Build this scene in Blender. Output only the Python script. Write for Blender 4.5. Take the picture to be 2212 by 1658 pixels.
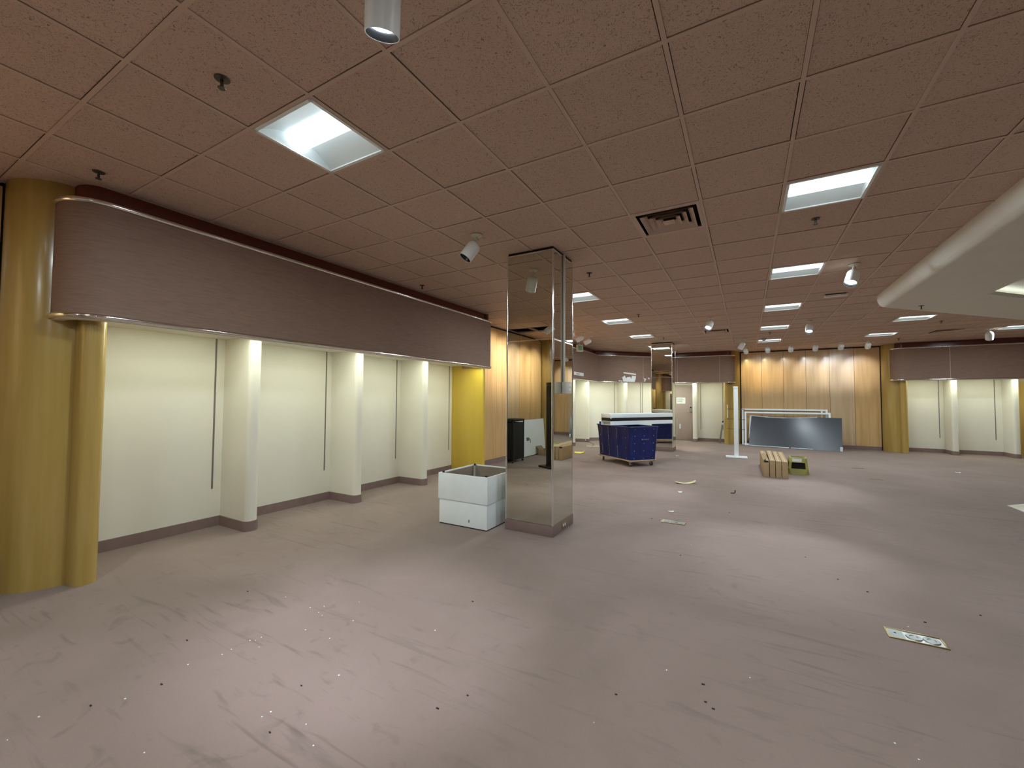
import bpy, bmesh, math, random
from mathutils import Vector, Matrix, Euler

PI = math.pi
random.seed(11)
for o in list(bpy.data.objects):
    bpy.data.objects.remove(o)
SC = bpy.context.scene
COL = SC.collection

# ------------------------------------------------------------------ camera
CAMZ = 1.51                      # eye height, floor at z = 0
CEIL = 1.51 + 1.7245             # ceiling plane
T = 0.6096                       # ceiling tile module
GI, GJ = 4.528314, 2.354615      # grid offset: x = (i - GI) * T, y = (j + GJ) * T
F_PX, IMG_W, IMG_H = 897.365, 2212.0, 1658.0
RV = Vector((0.87094197, 0.49134825, 0.00608189))
UV = Vector((0.01282869, -0.03510887, 0.99930115))
FV = Vector((-0.4912184, 0.87025529, 0.03688114))
cam = bpy.data.cameras.new('camera')
cam.sensor_fit = 'HORIZONTAL'
cam.sensor_width = 36.0
cam.lens = F_PX / IMG_W * 36.0
cam.clip_start = 0.05
camo = bpy.data.objects.new('camera', cam)
COL.objects.link(camo)
camo.matrix_world = Matrix(((RV.x, UV.x, -FV.x, 0), (RV.y, UV.y, -FV.y, 0), (RV.z, UV.z, -FV.z, CAMZ), (0, 0, 0, 1)))
SC.camera = camo

# ------------------------------------------------------------------ world, exposure, lamp levels
world = bpy.data.worlds.new('world')
SC.world = world
world.use_nodes = True
world.node_tree.nodes['Background'].inputs[0].default_value = (0.9, 0.95, 1.0, 1)
world.node_tree.nodes['Background'].inputs[1].default_value = 0.02
SC.view_settings.view_transform = 'Standard'
SC.view_settings.look = 'None'
SC.view_settings.gamma = 1.0
SC.view_settings.use_curve_mapping = False
SC.view_settings.exposure = 0.5
TROFFER = 1.7                    # glow of the ceiling light baskets
TROFFER_W = 24.0                 # watts each ceiling light sends down
TROFFER_COL = (0.82, 0.97, 1.03)
ALCOVE = 8.0                     # emission of the strip lamps above the alcoves
ALCOVE_COL = (0.90, 1.0, 0.84)
SPOT_FLOOR = 150.0                # watts of the spotlights aimed at the carpet
SPOT_WALL = 60.0                 # watts of the wall washers
COVE = 4.5                       # emission of the cove lamps in the soffit recess


# ------------------------------------------------------------------ node materials
def new_mat(name):
    m = bpy.data.materials.new(name)
    m.use_nodes = True
    nt = m.node_tree
    b = nt.nodes['Principled BSDF']
    return m, nt, b


def N(nt, kind, **kw):
    n = nt.nodes.new(kind)
    for k, v in kw.items():
        setattr(n, k, v)
    return n


def L(nt, a, b):
    nt.links.new(a, b)


def c4(c):
    return (c[0], c[1], c[2], 1.0)


def simple(name, col, rough=0.5, metal=0.0, var=0.06, scale=6.0, bump=0.0, bscale=200.0, spec=0.5, stretch=(1, 1, 1), coord='Object'):
    """plain colour with a little noise in tone and fine relief"""
    m, nt, b = new_mat(name)
    tc = N(nt, 'ShaderNodeTexCoord')
    mp = N(nt, 'ShaderNodeMapping')
    mp.inputs['Scale'].default_value = stretch
    L(nt, tc.outputs[coord], mp.inputs['Vector'])
    nz = N(nt, 'ShaderNodeTexNoise')
    nz.inputs['Scale'].default_value = scale
    nz.inputs['Detail'].default_value = 5
    L(nt, mp.outputs[0], nz.inputs['Vector'])
    rp = N(nt, 'ShaderNodeValToRGB')
    rp.color_ramp.elements[0].position = 0.3
    rp.color_ramp.elements[1].position = 0.7
    rp.color_ramp.elements[0].color = c4([max(0, x * (1 - var)) for x in col])
    rp.color_ramp.elements[1].color = c4([min(1, x * (1 + var)) for x in col])
    L(nt, nz.outputs['Fac'], rp.inputs[0])
    L(nt, rp.outputs[0], b.inputs['Base Color'])
    b.inputs['Roughness'].default_value = rough
    b.inputs['Metallic'].default_value = metal
    b.inputs['Specular IOR Level'].default_value = spec
    if bump:
        n2 = N(nt, 'ShaderNodeTexNoise')
        n2.inputs['Scale'].default_value = bscale
        n2.inputs['Detail'].default_value = 3
        L(nt, mp.outputs[0], n2.inputs['Vector'])
        bp = N(nt, 'ShaderNodeBump')
        bp.inputs['Strength'].default_value = bump
        bp.inputs['Distance'].default_value = 0.004
        L(nt, n2.outputs['Fac'], bp.inputs['Height'])
        L(nt, bp.outputs[0], b.inputs['Normal'])
    return m


def emissive(name, col, strength):
    m, nt, b = new_mat(name)
    b.inputs['Base Color'].default_value = (0.8, 0.8, 0.8, 1)
    b.inputs['Emission Color'].default_value = c4(col)
    b.inputs['Emission Strength'].default_value = strength
    return m


def carpet_mat():
    m, nt, b = new_mat('mauve_carpet')
    geo = N(nt, 'ShaderNodeNewGeometry')
    # broad soiling
    n1 = N(nt, 'ShaderNodeTexNoise')
    n1.inputs['Scale'].default_value = 0.7
    n1.inputs['Detail'].default_value = 6
    n1.inputs['Roughness'].default_value = 0.6
    n1.inputs['Distortion'].default_value = 0.6
    L(nt, geo.outputs['Position'], n1.inputs['Vector'])
    r1 = N(nt, 'ShaderNodeValToRGB')
    r1.color_ramp.elements[0].position = 0.32
    r1.color_ramp.elements[1].position = 0.68
    r1.color_ramp.elements[0].color = (0.238, 0.170, 0.139, 1)
    r1.color_ramp.elements[1].color = (0.308, 0.218, 0.187, 1)
    L(nt, n1.outputs['Fac'], r1.inputs[0])
    # drag marks: short stretched streaks in several directions, gathered in patches
    nm = N(nt, 'ShaderNodeTexNoise')
    nm.inputs['Scale'].default_value = 0.45
    nm.inputs['Detail'].default_value = 2
    L(nt, geo.outputs['Position'], nm.inputs['Vector'])
    mk = N(nt, 'ShaderNodeMapRange')
    mk.inputs['From Min'].default_value = 0.36
    mk.inputs['From Max'].default_value = 0.58
    L(nt, nm.outputs['Fac'], mk.inputs['Value'])
    acc = r1.outputs[0]
    for ang, sx, sy, lo, hi, amt, sc, dist in ((0.45, 0.9, 6.0, 0.62, 0.72, 0.46, 1.7, 0.9), (-0.5, 0.8, 7.0, 0.63, 0.73, 0.44, 1.5, 1.0), (1.35, 0.7, 8.0, 0.64, 0.73, 0.46, 1.6, 0.8), (2.2, 0.6, 9.0, 0.65, 0.73, 0.42, 1.4, 0.9), (0.0, 1.0, 1.3, 0.60, 0.76, 0.40, 4.5, 1.5)):
        mp = N(nt, 'ShaderNodeMapping')
        mp.inputs['Rotation'].default_value = (0, 0, ang)
        mp.inputs['Scale'].default_value = (sx, sy, 1)
        mp.inputs['Location'].default_value = (ang * 7.3, ang * 3.1, 0)
        L(nt, geo.outputs['Position'], mp.inputs['Vector'])
        nn = N(nt, 'ShaderNodeTexNoise')
        nn.inputs['Scale'].default_value = sc
        nn.inputs['Detail'].default_value = 3
        nn.inputs['Distortion'].default_value = dist
        L(nt, mp.outputs[0], nn.inputs['Vector'])
        rr = N(nt, 'ShaderNodeMapRange')
        rr.inputs['From Min'].default_value = lo
        rr.inputs['From Max'].default_value = hi
        rr.inputs['To Min'].default_value = 0
        rr.inputs['To Max'].default_value = amt
        L(nt, nn.outputs['Fac'], rr.inputs['Value'])
        ml = N(nt, 'ShaderNodeMath', operation='MULTIPLY')
        L(nt, rr.outputs[0], ml.inputs[0])
        L(nt, mk.outputs[0], ml.inputs[1])
        mx = N(nt, 'ShaderNodeMix', data_type='RGBA')
        L(nt, ml.outputs[0], mx.inputs['Factor'])
        L(nt, acc, mx.inputs['A'])
        mx.inputs['B'].default_value = (0.13, 0.098, 0.078, 1)
        acc = mx.outputs['Result']
    # pile
    n3 = N(nt, 'ShaderNodeTexNoise')
    n3.inputs['Scale'].default_value = 260
    n3.inputs['Detail'].default_value = 2
    L(nt, geo.outputs['Position'], n3.inputs['Vector'])
    mx = N(nt, 'ShaderNodeMix', data_type='RGBA', blend_type='MULTIPLY')
    mx.inputs['Factor'].default_value = 0.22
    L(nt, acc, mx.inputs['A'])
    L(nt, n3.outputs['Color'], mx.inputs['B'])
    gm = N(nt, 'ShaderNodeGamma')
    gm.inputs['Gamma'].default_value = 1.0
    L(nt, mx.outputs['Result'], gm.inputs['Color'])
    L(nt, gm.outputs[0], b.inputs['Base Color'])
    b.inputs['Roughness'].default_value = 0.95
    b.inputs['Specular IOR Level'].default_value = 0.15
    b.inputs['Sheen Weight'].default_value = 0.15
    b.inputs['Sheen Roughness'].default_value = 0.5
    bp = N(nt, 'ShaderNodeBump')
    bp.inputs['Strength'].default_value = 0.35
    bp.inputs['Distance'].default_value = 0.004
    L(nt, n3.outputs['Fac'], bp.inputs['Height'])
    L(nt, bp.outputs[0], b.inputs['Normal'])
    return m


def tile_mat():
    m, nt, b = new_mat('fissured_ceiling_tile')
    geo = N(nt, 'ShaderNodeNewGeometry')
    oi = N(nt, 'ShaderNodeObjectInfo')
    n1 = N(nt, 'ShaderNodeTexNoise')
    n1.inputs['Scale'].default_value = 52
    n1.inputs['Detail'].default_value = 3
    n1.inputs['Distortion'].default_value = 3.0
    L(nt, geo.outputs['Position'], n1.inputs['Vector'])
    r1 = N(nt, 'ShaderNodeMapRange')
    r1.inputs['From Min'].default_value = 0.565
    r1.inputs['From Max'].default_value = 0.66
    L(nt, n1.outputs['Fac'], r1.inputs['Value'])
    v = N(nt, 'ShaderNodeTexVoronoi')
    v.inputs['Scale'].default_value = 75
    L(nt, geo.outputs['Position'], v.inputs['Vector'])
    r2 = N(nt, 'ShaderNodeMapRange')
    r2.inputs['From Min'].default_value = 0.20
    r2.inputs['From Max'].default_value = 0.08
    L(nt, v.outputs['Distance'], r2.inputs['Value'])
    n2 = N(nt, 'ShaderNodeTexNoise')
    n2.inputs['Scale'].default_value = 9
    L(nt, geo.outputs['Position'], n2.inputs['Vector'])
    r3 = N(nt, 'ShaderNodeMapRange')
    r3.inputs['From Min'].default_value = 0.48
    r3.inputs['From Max'].default_value = 0.62
    L(nt, n2.outputs['Fac'], r3.inputs['Value'])
    pm = N(nt, 'ShaderNodeMath', operation='MULTIPLY')
    L(nt, r2.outputs[0], pm.inputs[0])
    L(nt, r3.outputs[0], pm.inputs[1])
    mx = N(nt, 'ShaderNodeMath', operation='MAXIMUM')
    L(nt, r1.outputs[0], mx.inputs[0])
    L(nt, pm.outputs[0], mx.inputs[1])
    fa = N(nt, 'ShaderNodeMath', operation='MULTIPLY')
    fa.inputs[1].default_value = 0.72
    L(nt, mx.outputs[0], fa.inputs[0])
    base = N(nt, 'ShaderNodeMix', data_type='RGBA')
    base.inputs['A'].default_value = (0.585, 0.435, 0.36, 1)
    base.inputs['B'].default_value = (0.625, 0.465, 0.385, 1)
    L(nt, oi.outputs['Random'], base.inputs['Factor'])
    mc = N(nt, 'ShaderNodeMix', data_type='RGBA')
    L(nt, fa.outputs[0], mc.inputs['Factor'])
    L(nt, base.outputs['Result'], mc.inputs['A'])
    mc.inputs['B'].default_value = (0.20, 0.135, 0.10, 1)
    L(nt, mc.outputs['Result'], b.inputs['Base Color'])
    b.inputs['Roughness'].default_value = 0.9
    b.inputs['Specular IOR Level'].default_value = 0.2
    bp = N(nt, 'ShaderNodeBump')
    bp.inputs['Strength'].default_value = 0.4
    bp.inputs['Distance'].default_value = 0.004
    bp.invert = True
    L(nt, mx.outputs[0], bp.inputs['Height'])
    L(nt, bp.outputs[0], b.inputs['Normal'])
    return m


def wood_mat(name, a, bcol, rough=0.28, scale=7.0, rnd=0.5):
    m, nt, b = new_mat(name)
    geo = N(nt, 'ShaderNodeNewGeometry')
    oi = N(nt, 'ShaderNodeObjectInfo')
    ad = N(nt, 'ShaderNodeVectorMath', operation='ADD')
    L(nt, geo.outputs['Position'], ad.inputs[0])
    sc = N(nt, 'ShaderNodeVectorMath', operation='SCALE')
    sc.inputs[0].default_value = (3.1, 5.3, 0)
    L(nt, oi.outputs['Random'], sc.inputs['Scale'])
    L(nt, sc.outputs[0], ad.inputs[1])
    mp = N(nt, 'ShaderNodeMapping')
    mp.inputs['Scale'].default_value = (1.6, 1.6, 0.10)
    L(nt, ad.outputs[0], mp.inputs['Vector'])
    n1 = N(nt, 'ShaderNodeTexNoise')
    n1.inputs['Scale'].default_value = scale
    n1.inputs['Detail'].default_value = 7
    n1.inputs['Distortion'].default_value = 0.3
    L(nt, mp.outputs[0], n1.inputs['Vector'])
    r1 = N(nt, 'ShaderNodeValToRGB')
    r1.color_ramp.elements[0].position = 0.3
    r1.color_ramp.elements[1].position = 0.7
    r1.color_ramp.elements[0].color = c4(a)
    r1.color_ramp.elements[1].color = c4(bcol)
    L(nt, n1.outputs['Fac'], r1.inputs[0])
    hs = N(nt, 'ShaderNodeHueSaturation')
    mr = N(nt, 'ShaderNodeMapRange')
    mr.inputs['To Min'].default_value = 1.0 - rnd * 0.3
    mr.inputs['To Max'].default_value = 1.0 + rnd * 0.3
    L(nt, oi.outputs['Random'], mr.inputs['Value'])
    L(nt, mr.outputs[0], hs.inputs['Saturation'])
    L(nt, r1.outputs[0], hs.inputs['Color'])
    L(nt, hs.outputs[0], b.inputs['Base Color'])
    b.inputs['Roughness'].default_value = rough
    b.inputs['Coat Weight'].default_value = 0.25
    b.inputs['Coat Roughness'].default_value = 0.12
    return m


def fabric_mat():
    m, nt, b = new_mat('ribbed_mauve_wallcovering')
    geo = N(nt, 'ShaderNodeNewGeometry')
    mp = N(nt, 'ShaderNodeMapping')
    mp.inputs['Scale'].default_value = (2.2, 2.2, 30)
    L(nt, geo.outputs['Position'], mp.inputs['Vector'])
    n1 = N(nt, 'ShaderNodeTexNoise')
    n1.inputs['Scale'].default_value = 3.0
    n1.inputs['Detail'].default_value = 3
    n1.inputs['Distortion'].default_value = 0.4
    L(nt, mp.outputs[0], n1.inputs['Vector'])
    r1 = N(nt, 'ShaderNodeValToRGB')
    r1.color_ramp.elements[0].position = 0.3
    r1.color_ramp.elements[1].position = 0.65
    r1.color_ramp.elements[0].color = (0.224, 0.140, 0.100, 1)
    r1.color_ramp.elements[1].color = (0.272, 0.170, 0.124, 1)
    L(nt, n1.outputs['Fac'], r1.inputs[0])
    L(nt, r1.outputs[0], b.inputs['Base Color'])
    b.inputs['Roughness'].default_value = 0.7
    b.inputs['Specular IOR Level'].default_value = 0.3
    bp = N(nt, 'ShaderNodeBump')
    bp.inputs['Strength'].default_value = 0.4
    bp.inputs['Distance'].default_value = 0.003
    L(nt, n1.outputs['Fac'], bp.inputs['Height'])
    L(nt, bp.outputs[0], b.inputs['Normal'])
    return m


def mirror_mat():
    m, nt, b = new_mat('tinted_mirror')
    b.inputs['Base Color'].default_value = (0.70, 0.70, 0.62, 1)
    b.inputs['Metallic'].default_value = 1.0
    b.inputs['Roughness'].default_value = 0.005
    return m


def glass_mat():
    m, nt, b = new_mat('clear_plastic')
    b.inputs['Base Color'].default_value = (0.95, 0.97, 0.97, 1)
    b.inputs['Transmission Weight'].default_value = 1.0
    b.inputs['Roughness'].default_value = 0.12
    b.inputs['IOR'].default_value = 1.08
    return m


M = {}
M['carpet'] = carpet_mat()
M['tile'] = tile_mat()
M['grid'] = simple('painted_grid', (0.60, 0.445, 0.365), 0.55, var=0.03)
M['dark'] = simple('dark_void', (0.012, 0.010, 0.009), 0.9)
M['plenum'] = simple('plenum_deck', (0.03, 0.025, 0.02), 0.9)
M['wood'] = wood_mat('maple_panel', (0.56, 0.355, 0.165), (0.68, 0.455, 0.24), 0.30)
M['yellow'] = wood_mat('yellow_laminate', (0.40, 0.255, 0.060), (0.48, 0.32, 0.095), 0.22, scale=9, rnd=0.05)
M['gold'] = wood_mat('golden_laminate', (0.58, 0.39, 0.045), (0.63, 0.44, 0.065), 0.32, scale=5, rnd=0.05)
M['cream'] = simple('cream_paint', (0.76, 0.715, 0.61), 0.45, var=0.025, scale=1.5)
M['fabric'] = fabric_mat()
M['band'] = simple('oxblood_laminate', (0.150, 0.032, 0.022), 0.2, var=0.08)
M['base'] = simple('mauve_cove_base', (0.225, 0.150, 0.132), 0.6, var=0.07, scale=9)
M['chrome'] = simple('chrome', (0.86, 0.85, 0.83), 0.12, 1.0, var=0.02)
M['steel'] = simple('brushed_steel', (0.55, 0.55, 0.53), 0.32, 1.0, var=0.05)
M['mirror'] = mirror_mat()
M['white'] = simple('white_laminate', (0.88, 0.92, 0.93), 0.4, var=0.02)
M['whitemetal'] = simple('white_enamel', (0.84, 0.86, 0.85), 0.35, var=0.02)
M['offwhite'] = simple('ivory_enamel', (0.66, 0.62, 0.54), 0.4, var=0.03)
M['soffit'] = simple('soffit_paint', (0.72, 0.69, 0.63), 0.7, var=0.02)
M['black'] = simple('black_laminate', (0.012, 0.012, 0.013), 0.35)
M['blackmatte'] = simple('black_matte', (0.010, 0.010, 0.010), 0.6)
M['rubber'] = simple('grey_rubber', (0.07, 0.07, 0.065), 0.6)
M['bluevinyl'] = simple('blue_vinyl', (0.004, 0.015, 0.125), 0.30, var=0.25, scale=5, bump=0.6, bscale=7)
M['plywood'] = wood_mat('plywood_base', (0.50, 0.33, 0.18), (0.62, 0.43, 0.26), 0.6)
M['cardboard'] = simple('cardboard', (0.42, 0.285, 0.155), 0.85, var=0.08, scale=4, stretch=(1, 8, 8))
M['boxtape'] = simple('kraft_tape', (0.50, 0.37, 0.20), 0.5)
M['cardin'] = simple('cardboard_inside', (0.30, 0.20, 0.11), 0.9)
M['olive'] = simple('olive_plastic', (0.36, 0.32, 0.085), 0.45, var=0.06)
M['paper'] = simple('white_paper', (0.82, 0.83, 0.80), 0.8, var=0.02)
M['ink'] = simple('grey_ink', (0.16, 0.19, 0.20), 0.8)
M['yellowpaper'] = simple('yellow_paper', (0.80, 0.68, 0.05), 0.8)
M['tanpaper'] = simple('tan_paper', (0.66, 0.58, 0.30), 0.8)
M['brass'] = simple('worn_brass', (0.48, 0.36, 0.16), 0.3, 1.0, var=0.15, scale=30)
M['green'] = simple('green_plastic', (0.14, 0.32, 0.12), 0.5)
M['blackgloss'] = simple('black_gloss_panel', (0.016, 0.021, 0.034), 0.25, var=0.05, spec=1.0)
M['door'] = simple('mauve_door_paint', (0.38, 0.29, 0.255), 0.5, var=0.03)
M['greymetal'] = simple('grey_metal', (0.40, 0.42, 0.40), 0.4, 0.6, var=0.04)
M['inside'] = simple('bare_hardboard', (0.30, 0.24, 0.185), 0.8)
M['floortile'] = simple('cream_floor_tile', (0.70, 0.64, 0.52), 0.3, var=0.06, scale=3)
M['basket'] = emissive('light_basket', TROFFER_COL, TROFFER)
M['pan'] = simple('troffer_pan', (0.80, 0.85, 0.85), 0.5, var=0.01)
M['alcove'] = emissive('strip_lamp', ALCOVE_COL, ALCOVE)
M['cove'] = emissive('cove_lamp', (0.88, 1.0, 0.93), COVE)
M['lens'] = emissive('spot_lens', (0.80, 0.90, 1.0), 9.0)
M['lenswarm'] = emissive('spot_lens_warm', (1.0, 0.85, 0.6), 6.0)
M['lensoff'] = simple('spot_lens_off', (0.05, 0.05, 0.06), 0.2)
M['plastic'] = glass_mat()
M['seam'] = simple('mauve_seam', (0.42, 0.33, 0.29), 0.5)
M['stain'] = simple('dark_scrap', (0.045, 0.030, 0.035), 0.8)
M['wallplain'] = simple('beige_wall_paint', (0.55, 0.45, 0.36), 0.6, var=0.02)
M['capsteel'] = simple('worn_steel_cap', (0.42, 0.43, 0.42), 0.38, 1.0, var=0.2, scale=40)
M['lint'] = simple('white_lint', (0.85, 0.85, 0.84), 0.8)
M['bluefilm'] = simple('pale_film', (0.62, 0.68, 0.74), 0.25)


# ------------------------------------------------------------------ mesh builder
class MB:
    def __init__(self):
        self.bm = bmesh.new()

    def box(self, a, b, bevel=0.0, mat=None):
        x0, x1 = sorted((a[0], b[0]))
        y0, y1 = sorted((a[1], b[1]))
        z0, z1 = sorted((a[2], b[2]))
        vs = [self.bm.verts.new(p) for p in ((x0, y0, z0), (x1, y0, z0), (x1, y1, z0), (x0, y1, z0), (x0, y0, z1), (x1, y0, z1), (x1, y1, z1), (x0, y1, z1))]
        fs = [self.bm.faces.new([vs[i] for i in q]) for q in ((3, 2, 1, 0), (4, 5, 6, 7), (0, 1, 5, 4), (1, 2, 6, 5), (2, 3, 7, 6), (3, 0, 4, 7))]
        if bevel:
            es = list({e for f in fs for e in f.edges})
            r = bmesh.ops.bevel(self.bm, geom=es, offset=bevel, segments=2, affect='EDGES', profile=0.6)
            vs = list({v for f in r['faces'] for v in f.verts} | {v for v in vs if v.is_valid})
        if mat is not None:
            for v in vs:
                v.co = mat @ v.co
        return self

    def prism(self, poly, z0, z1, mat=None):
        n = len(poly)
        lo = [self.bm.verts.new((p[0], p[1], z0)) for p in poly]
        hi = [self.bm.verts.new((p[0], p[1], z1)) for p in poly]
        f = [self.bm.faces.new(lo[::-1]), self.bm.faces.new(hi)]
        for i in range(n):
            f.append(self.bm.faces.new((lo[i], lo[(i + 1) % n], hi[(i + 1) % n], hi[i])))
        if mat is not None:
            for v in lo + hi:
                v.co = mat @ v.co
        bmesh.ops.recalc_face_normals(self.bm, faces=f)
        return self

    def strip(self, pa, pb, z0, z1):
        """wall of thickness between two open plan polylines of equal length"""
        n = len(pa)
        rows = [[self.bm.verts.new((p[0], p[1], z)) for p in pl] for pl, z in ((pa, z0), (pb, z0), (pb, z1), (pa, z1))]
        f = []
        for i in range(n - 1):
            for k in range(4):
                a, b = rows[k], rows[(k + 1) % 4]
                f.append(self.bm.faces.new((a[i], b[i], b[i + 1], a[i + 1])))
        f.append(self.bm.faces.new([r[0] for r in rows]))
        f.append(self.bm.faces.new([r[-1] for r in rows][::-1]))
        bmesh.ops.recalc_face_normals(self.bm, faces=f)
        return self

    def tube(self, pts, r, seg=10, closed=False):
        pts = [Vector(p) for p in pts]
        n = len(pts)
        rings = []
        prev = None
        for i, p in enumerate(pts):
            if closed:
                t = (pts[(i + 1) % n] - pts[i - 1])
            else:
                t = (pts[min(i + 1, n - 1)] - pts[max(i - 1, 0)])
            t.normalize()
            up = Vector((0, 0, 1)) if abs(t.z) < 0.95 else Vector((1, 0, 0))
            if prev is not None and abs(prev.dot(t)) < 0.9:
                up = prev
            a = t.cross(up).normalized()
            b = a.cross(t).normalized()
            prev = b
            rr = r[i] if isinstance(r, (list, tuple)) else r
            rings.append([self.bm.verts.new(p + (a * math.cos(2 * PI * k / seg) + b * math.sin(2 * PI * k / seg)) * rr) for k in range(seg)])
        f = []
        m = n if closed else n - 1
        for i in range(m):
            A, B = rings[i], rings[(i + 1) % n]
            for k in range(seg):
                f.append(self.bm.faces.new((A[k], A[(k + 1) % seg], B[(k + 1) % seg], B[k])))
        if not closed:
            f.append(self.bm.faces.new(rings[0][::-1]))
            f.append(self.bm.faces.new(rings[-1]))
        bmesh.ops.recalc_face_normals(self.bm, faces=f)
        return self

    def lathe(self, prof, seg=24, mat=None, cap=True):
        """profile (r, z) turned round z"""
        rings = []
        for r, z in prof:
            if r < 1e-5:
                rings.append([self.bm.verts.new((0, 0, z))])
            else:
                rings.append([self.bm.verts.new((r * math.cos(2 * PI * k / seg), r * math.sin(2 * PI * k / seg), z)) for k in range(seg)])
        f = []
        for A, B in zip(rings, rings[1:]):
            for k in range(seg):
                q = []
                for v in (A[k % len(A)], A[(k + 1) % len(A)], B[(k + 1) % len(B)], B[k % len(B)]):
                    if v not in q:
                        q.append(v)
                if len(q) > 2:
                    f.append(self.bm.faces.new(q))
        if cap:
            for R_, rev in ((rings[0], True), (rings[-1], False)):
                if len(R_) > 2:
                    f.append(self.bm.faces.new(R_[::-1] if rev else R_))
        bmesh.ops.recalc_face_normals(self.bm, faces=f)
        if mat is not None:
            for v in {v for ring in rings for v in ring}:
                v.co = mat @ v.co
        return self

    def quad(self, pts):
        self.bm.faces.new([self.bm.verts.new(p) for p in pts])
        return self

    def grid(self, fn, nu, nv):
        vs = [[self.bm.verts.new(fn(i / nu, j / nv)) for j in range(nv + 1)] for i in range(nu + 1)]
        for i in range(nu):
            for j in range(nv):
                self.bm.faces.new((vs[i][j], vs[i + 1][j], vs[i + 1][j + 1], vs[i][j + 1]))
        return self

    def mesh(self, name, mat):
        bm = self.bm
        bm.normal_update()
        for f in bm.faces:
            f.smooth = True
        for e in bm.edges:
            if len(e.link_faces) == 2:
                e.smooth = e.calc_face_angle(0) < math.radians(32)
        me = bpy.data.meshes.new(name)
        bm.to_mesh(me)
        bm.free()
        me.materials.append(M[mat] if isinstance(mat, str) else mat)
        return me

    def build(self, name, mat, parent=None, loc=None, rot=None):
        return link(name, self.mesh(name, mat), parent, loc, rot)


def link(name, me, parent=None, loc=None, rot=None):
    o = bpy.data.objects.new(name, me)
    COL.objects.link(o)
    if parent is not None:
        o.parent = parent
    if loc is not None:
        o.location = loc
    if rot is not None:
        o.rotation_euler = rot
    return o


def tag(o, label=None, cat=None, group=None, kind=None):
    if label:
        o['label'] = label
    if cat:
        o['category'] = cat
    if group:
        o['group'] = group
    if kind:
        o['kind'] = kind
    return o


def thing(name, label, cat, loc=(0, 0, 0), rot=(0, 0, 0), group=None, kind=None):
    o = bpy.data.objects.new(name, None)
    o.empty_display_size = 0.1
    COL.objects.link(o)
    o.location = loc
    o.rotation_euler = rot
    return tag(o, label, cat, group, kind)


def copy_tree(o, parent=None):
    c = o.copy()
    COL.objects.link(c)
    if parent is not None:
        c.parent = parent
    for ch in list(o.children):
        copy_tree(ch, c)
    return c


def text_mesh(name, body, size, mat, parent, matrix, extrude=0.0006):
    cu = bpy.data.curves.new(name, 'FONT')
    cu.body = body
    cu.size = size
    cu.extrude = extrude
    cu.align_x = 'CENTER'
    cu.align_y = 'CENTER'
    to = bpy.data.objects.new(name + '_curve', cu)
    COL.objects.link(to)
    bpy.context.view_layer.update()
    me = bpy.data.meshes.new_from_object(to)
    bpy.data.objects.remove(to)
    me.materials.clear()
    me.materials.append(M[mat])
    for v in me.vertices:
        v.co = matrix @ v.co
    return link(name, me, parent)


# ------------------------------------------------------------------ plan helpers
class Frame:
    """s runs along a wall, d out of the recess into the room"""
    def __init__(self, o, u, n):
        self.o, self.u, self.n = Vector(o), Vector(u), Vector(n)

    def __call__(self, s, d):
        p = self.o + self.u * s + self.n * d
        return (p.x, p.y)


S2 = math.sqrt(0.5)
BACK_Y = 17.08
FL = Frame((-5.48, 0), (0, 1), (1, 0))               # left wall
FB = Frame((0, BACK_Y), (1, 0), (0, -1))             # back wall
FA = Frame((-5.48, 14.46), (S2, S2), (S2, -S2))      # angled corner wall
D_WOOD, D_FIN, D_YFIN, D_BAND, D_FASC = 0.28, 0.56, 0.84, 0.88, 0.98
Z_LIP, Z_F0, Z_F1 = 2.122, 2.15, 3.072
Z_ALC = 2.205


def arc(cx, cy, r, a0, a1, n=8):
    return [(cx + r * math.cos(a0 + (a1 - a0) * k / n), cy + r * math.sin(a0 + (a1 - a0) * k / n)) for k in range(n + 1)]


def rect(fr, s0, s1, d0, d1):
    return [fr(s0, d0), fr(s1, d0), fr(s1, d1), fr(s0, d1)]


def fin_poly(fr, s0, s1, d1, r=None, d0=0.0, grow=0.0):
    s0 -= grow
    s1 += grow
    d1 += grow
    w = (s1 - s0)
    r = min(r if r else w / 2 - 0.001, w / 2 - 0.001)
    pts = [(s0, d0), (s1, d0)] + arc(s1 - r, d1 - r, r, 0, PI / 2, 6) + arc(s0 + r, d1 - r, r, PI / 2, PI, 6)
    return [fr(*p) for p in pts]


def offset_path(pts, t):
    """parallel polyline t to the left of the direction of travel"""
    P = [Vector(p) for p in pts]
    out = []
    for i in range(len(P)):
        d0 = (P[i] - P[i - 1]).normalized() if i > 0 else (P[1] - P[0]).normalized()
        d1 = (P[i + 1] - P[i]).normalized() if i < len(P) - 1 else d0
        n0 = Vector((-d0.y, d0.x))
        n1 = Vector((-d1.y, d1.x))
        b = (n0 + n1)
        b = b.normalized()
        k = t / max(0.3, b.dot(n0))
        out.append((P[i].x + b.x * k, P[i].y + b.y * k))
    return out


def run_start(fr, s0, d, r=0.26, dback=0.50):
    """rounded return at the low-s end of a header, walking to higher s"""
    pts = [(s0, dback)] + [(p[0], p[1]) for p in arc(s0 + r, d - r, r, PI, PI / 2, 10)]
    return [fr(*p) for p in pts]


def run_end(fr, s1, d, r=0.26, dback=0.50):
    pts = [(p[0], p[1]) for p in arc(s1 - r, d - r, r, PI / 2, 0, 10)] + [(s1, dback)]
    return [fr(*p) for p in pts]


def structure(name, label, cat, mb=None, mat=None):
    if mb is None:
        return thing(name, label, cat, kind='structure')
    return tag(mb.build(name, mat), label, cat, kind='structure')


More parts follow.
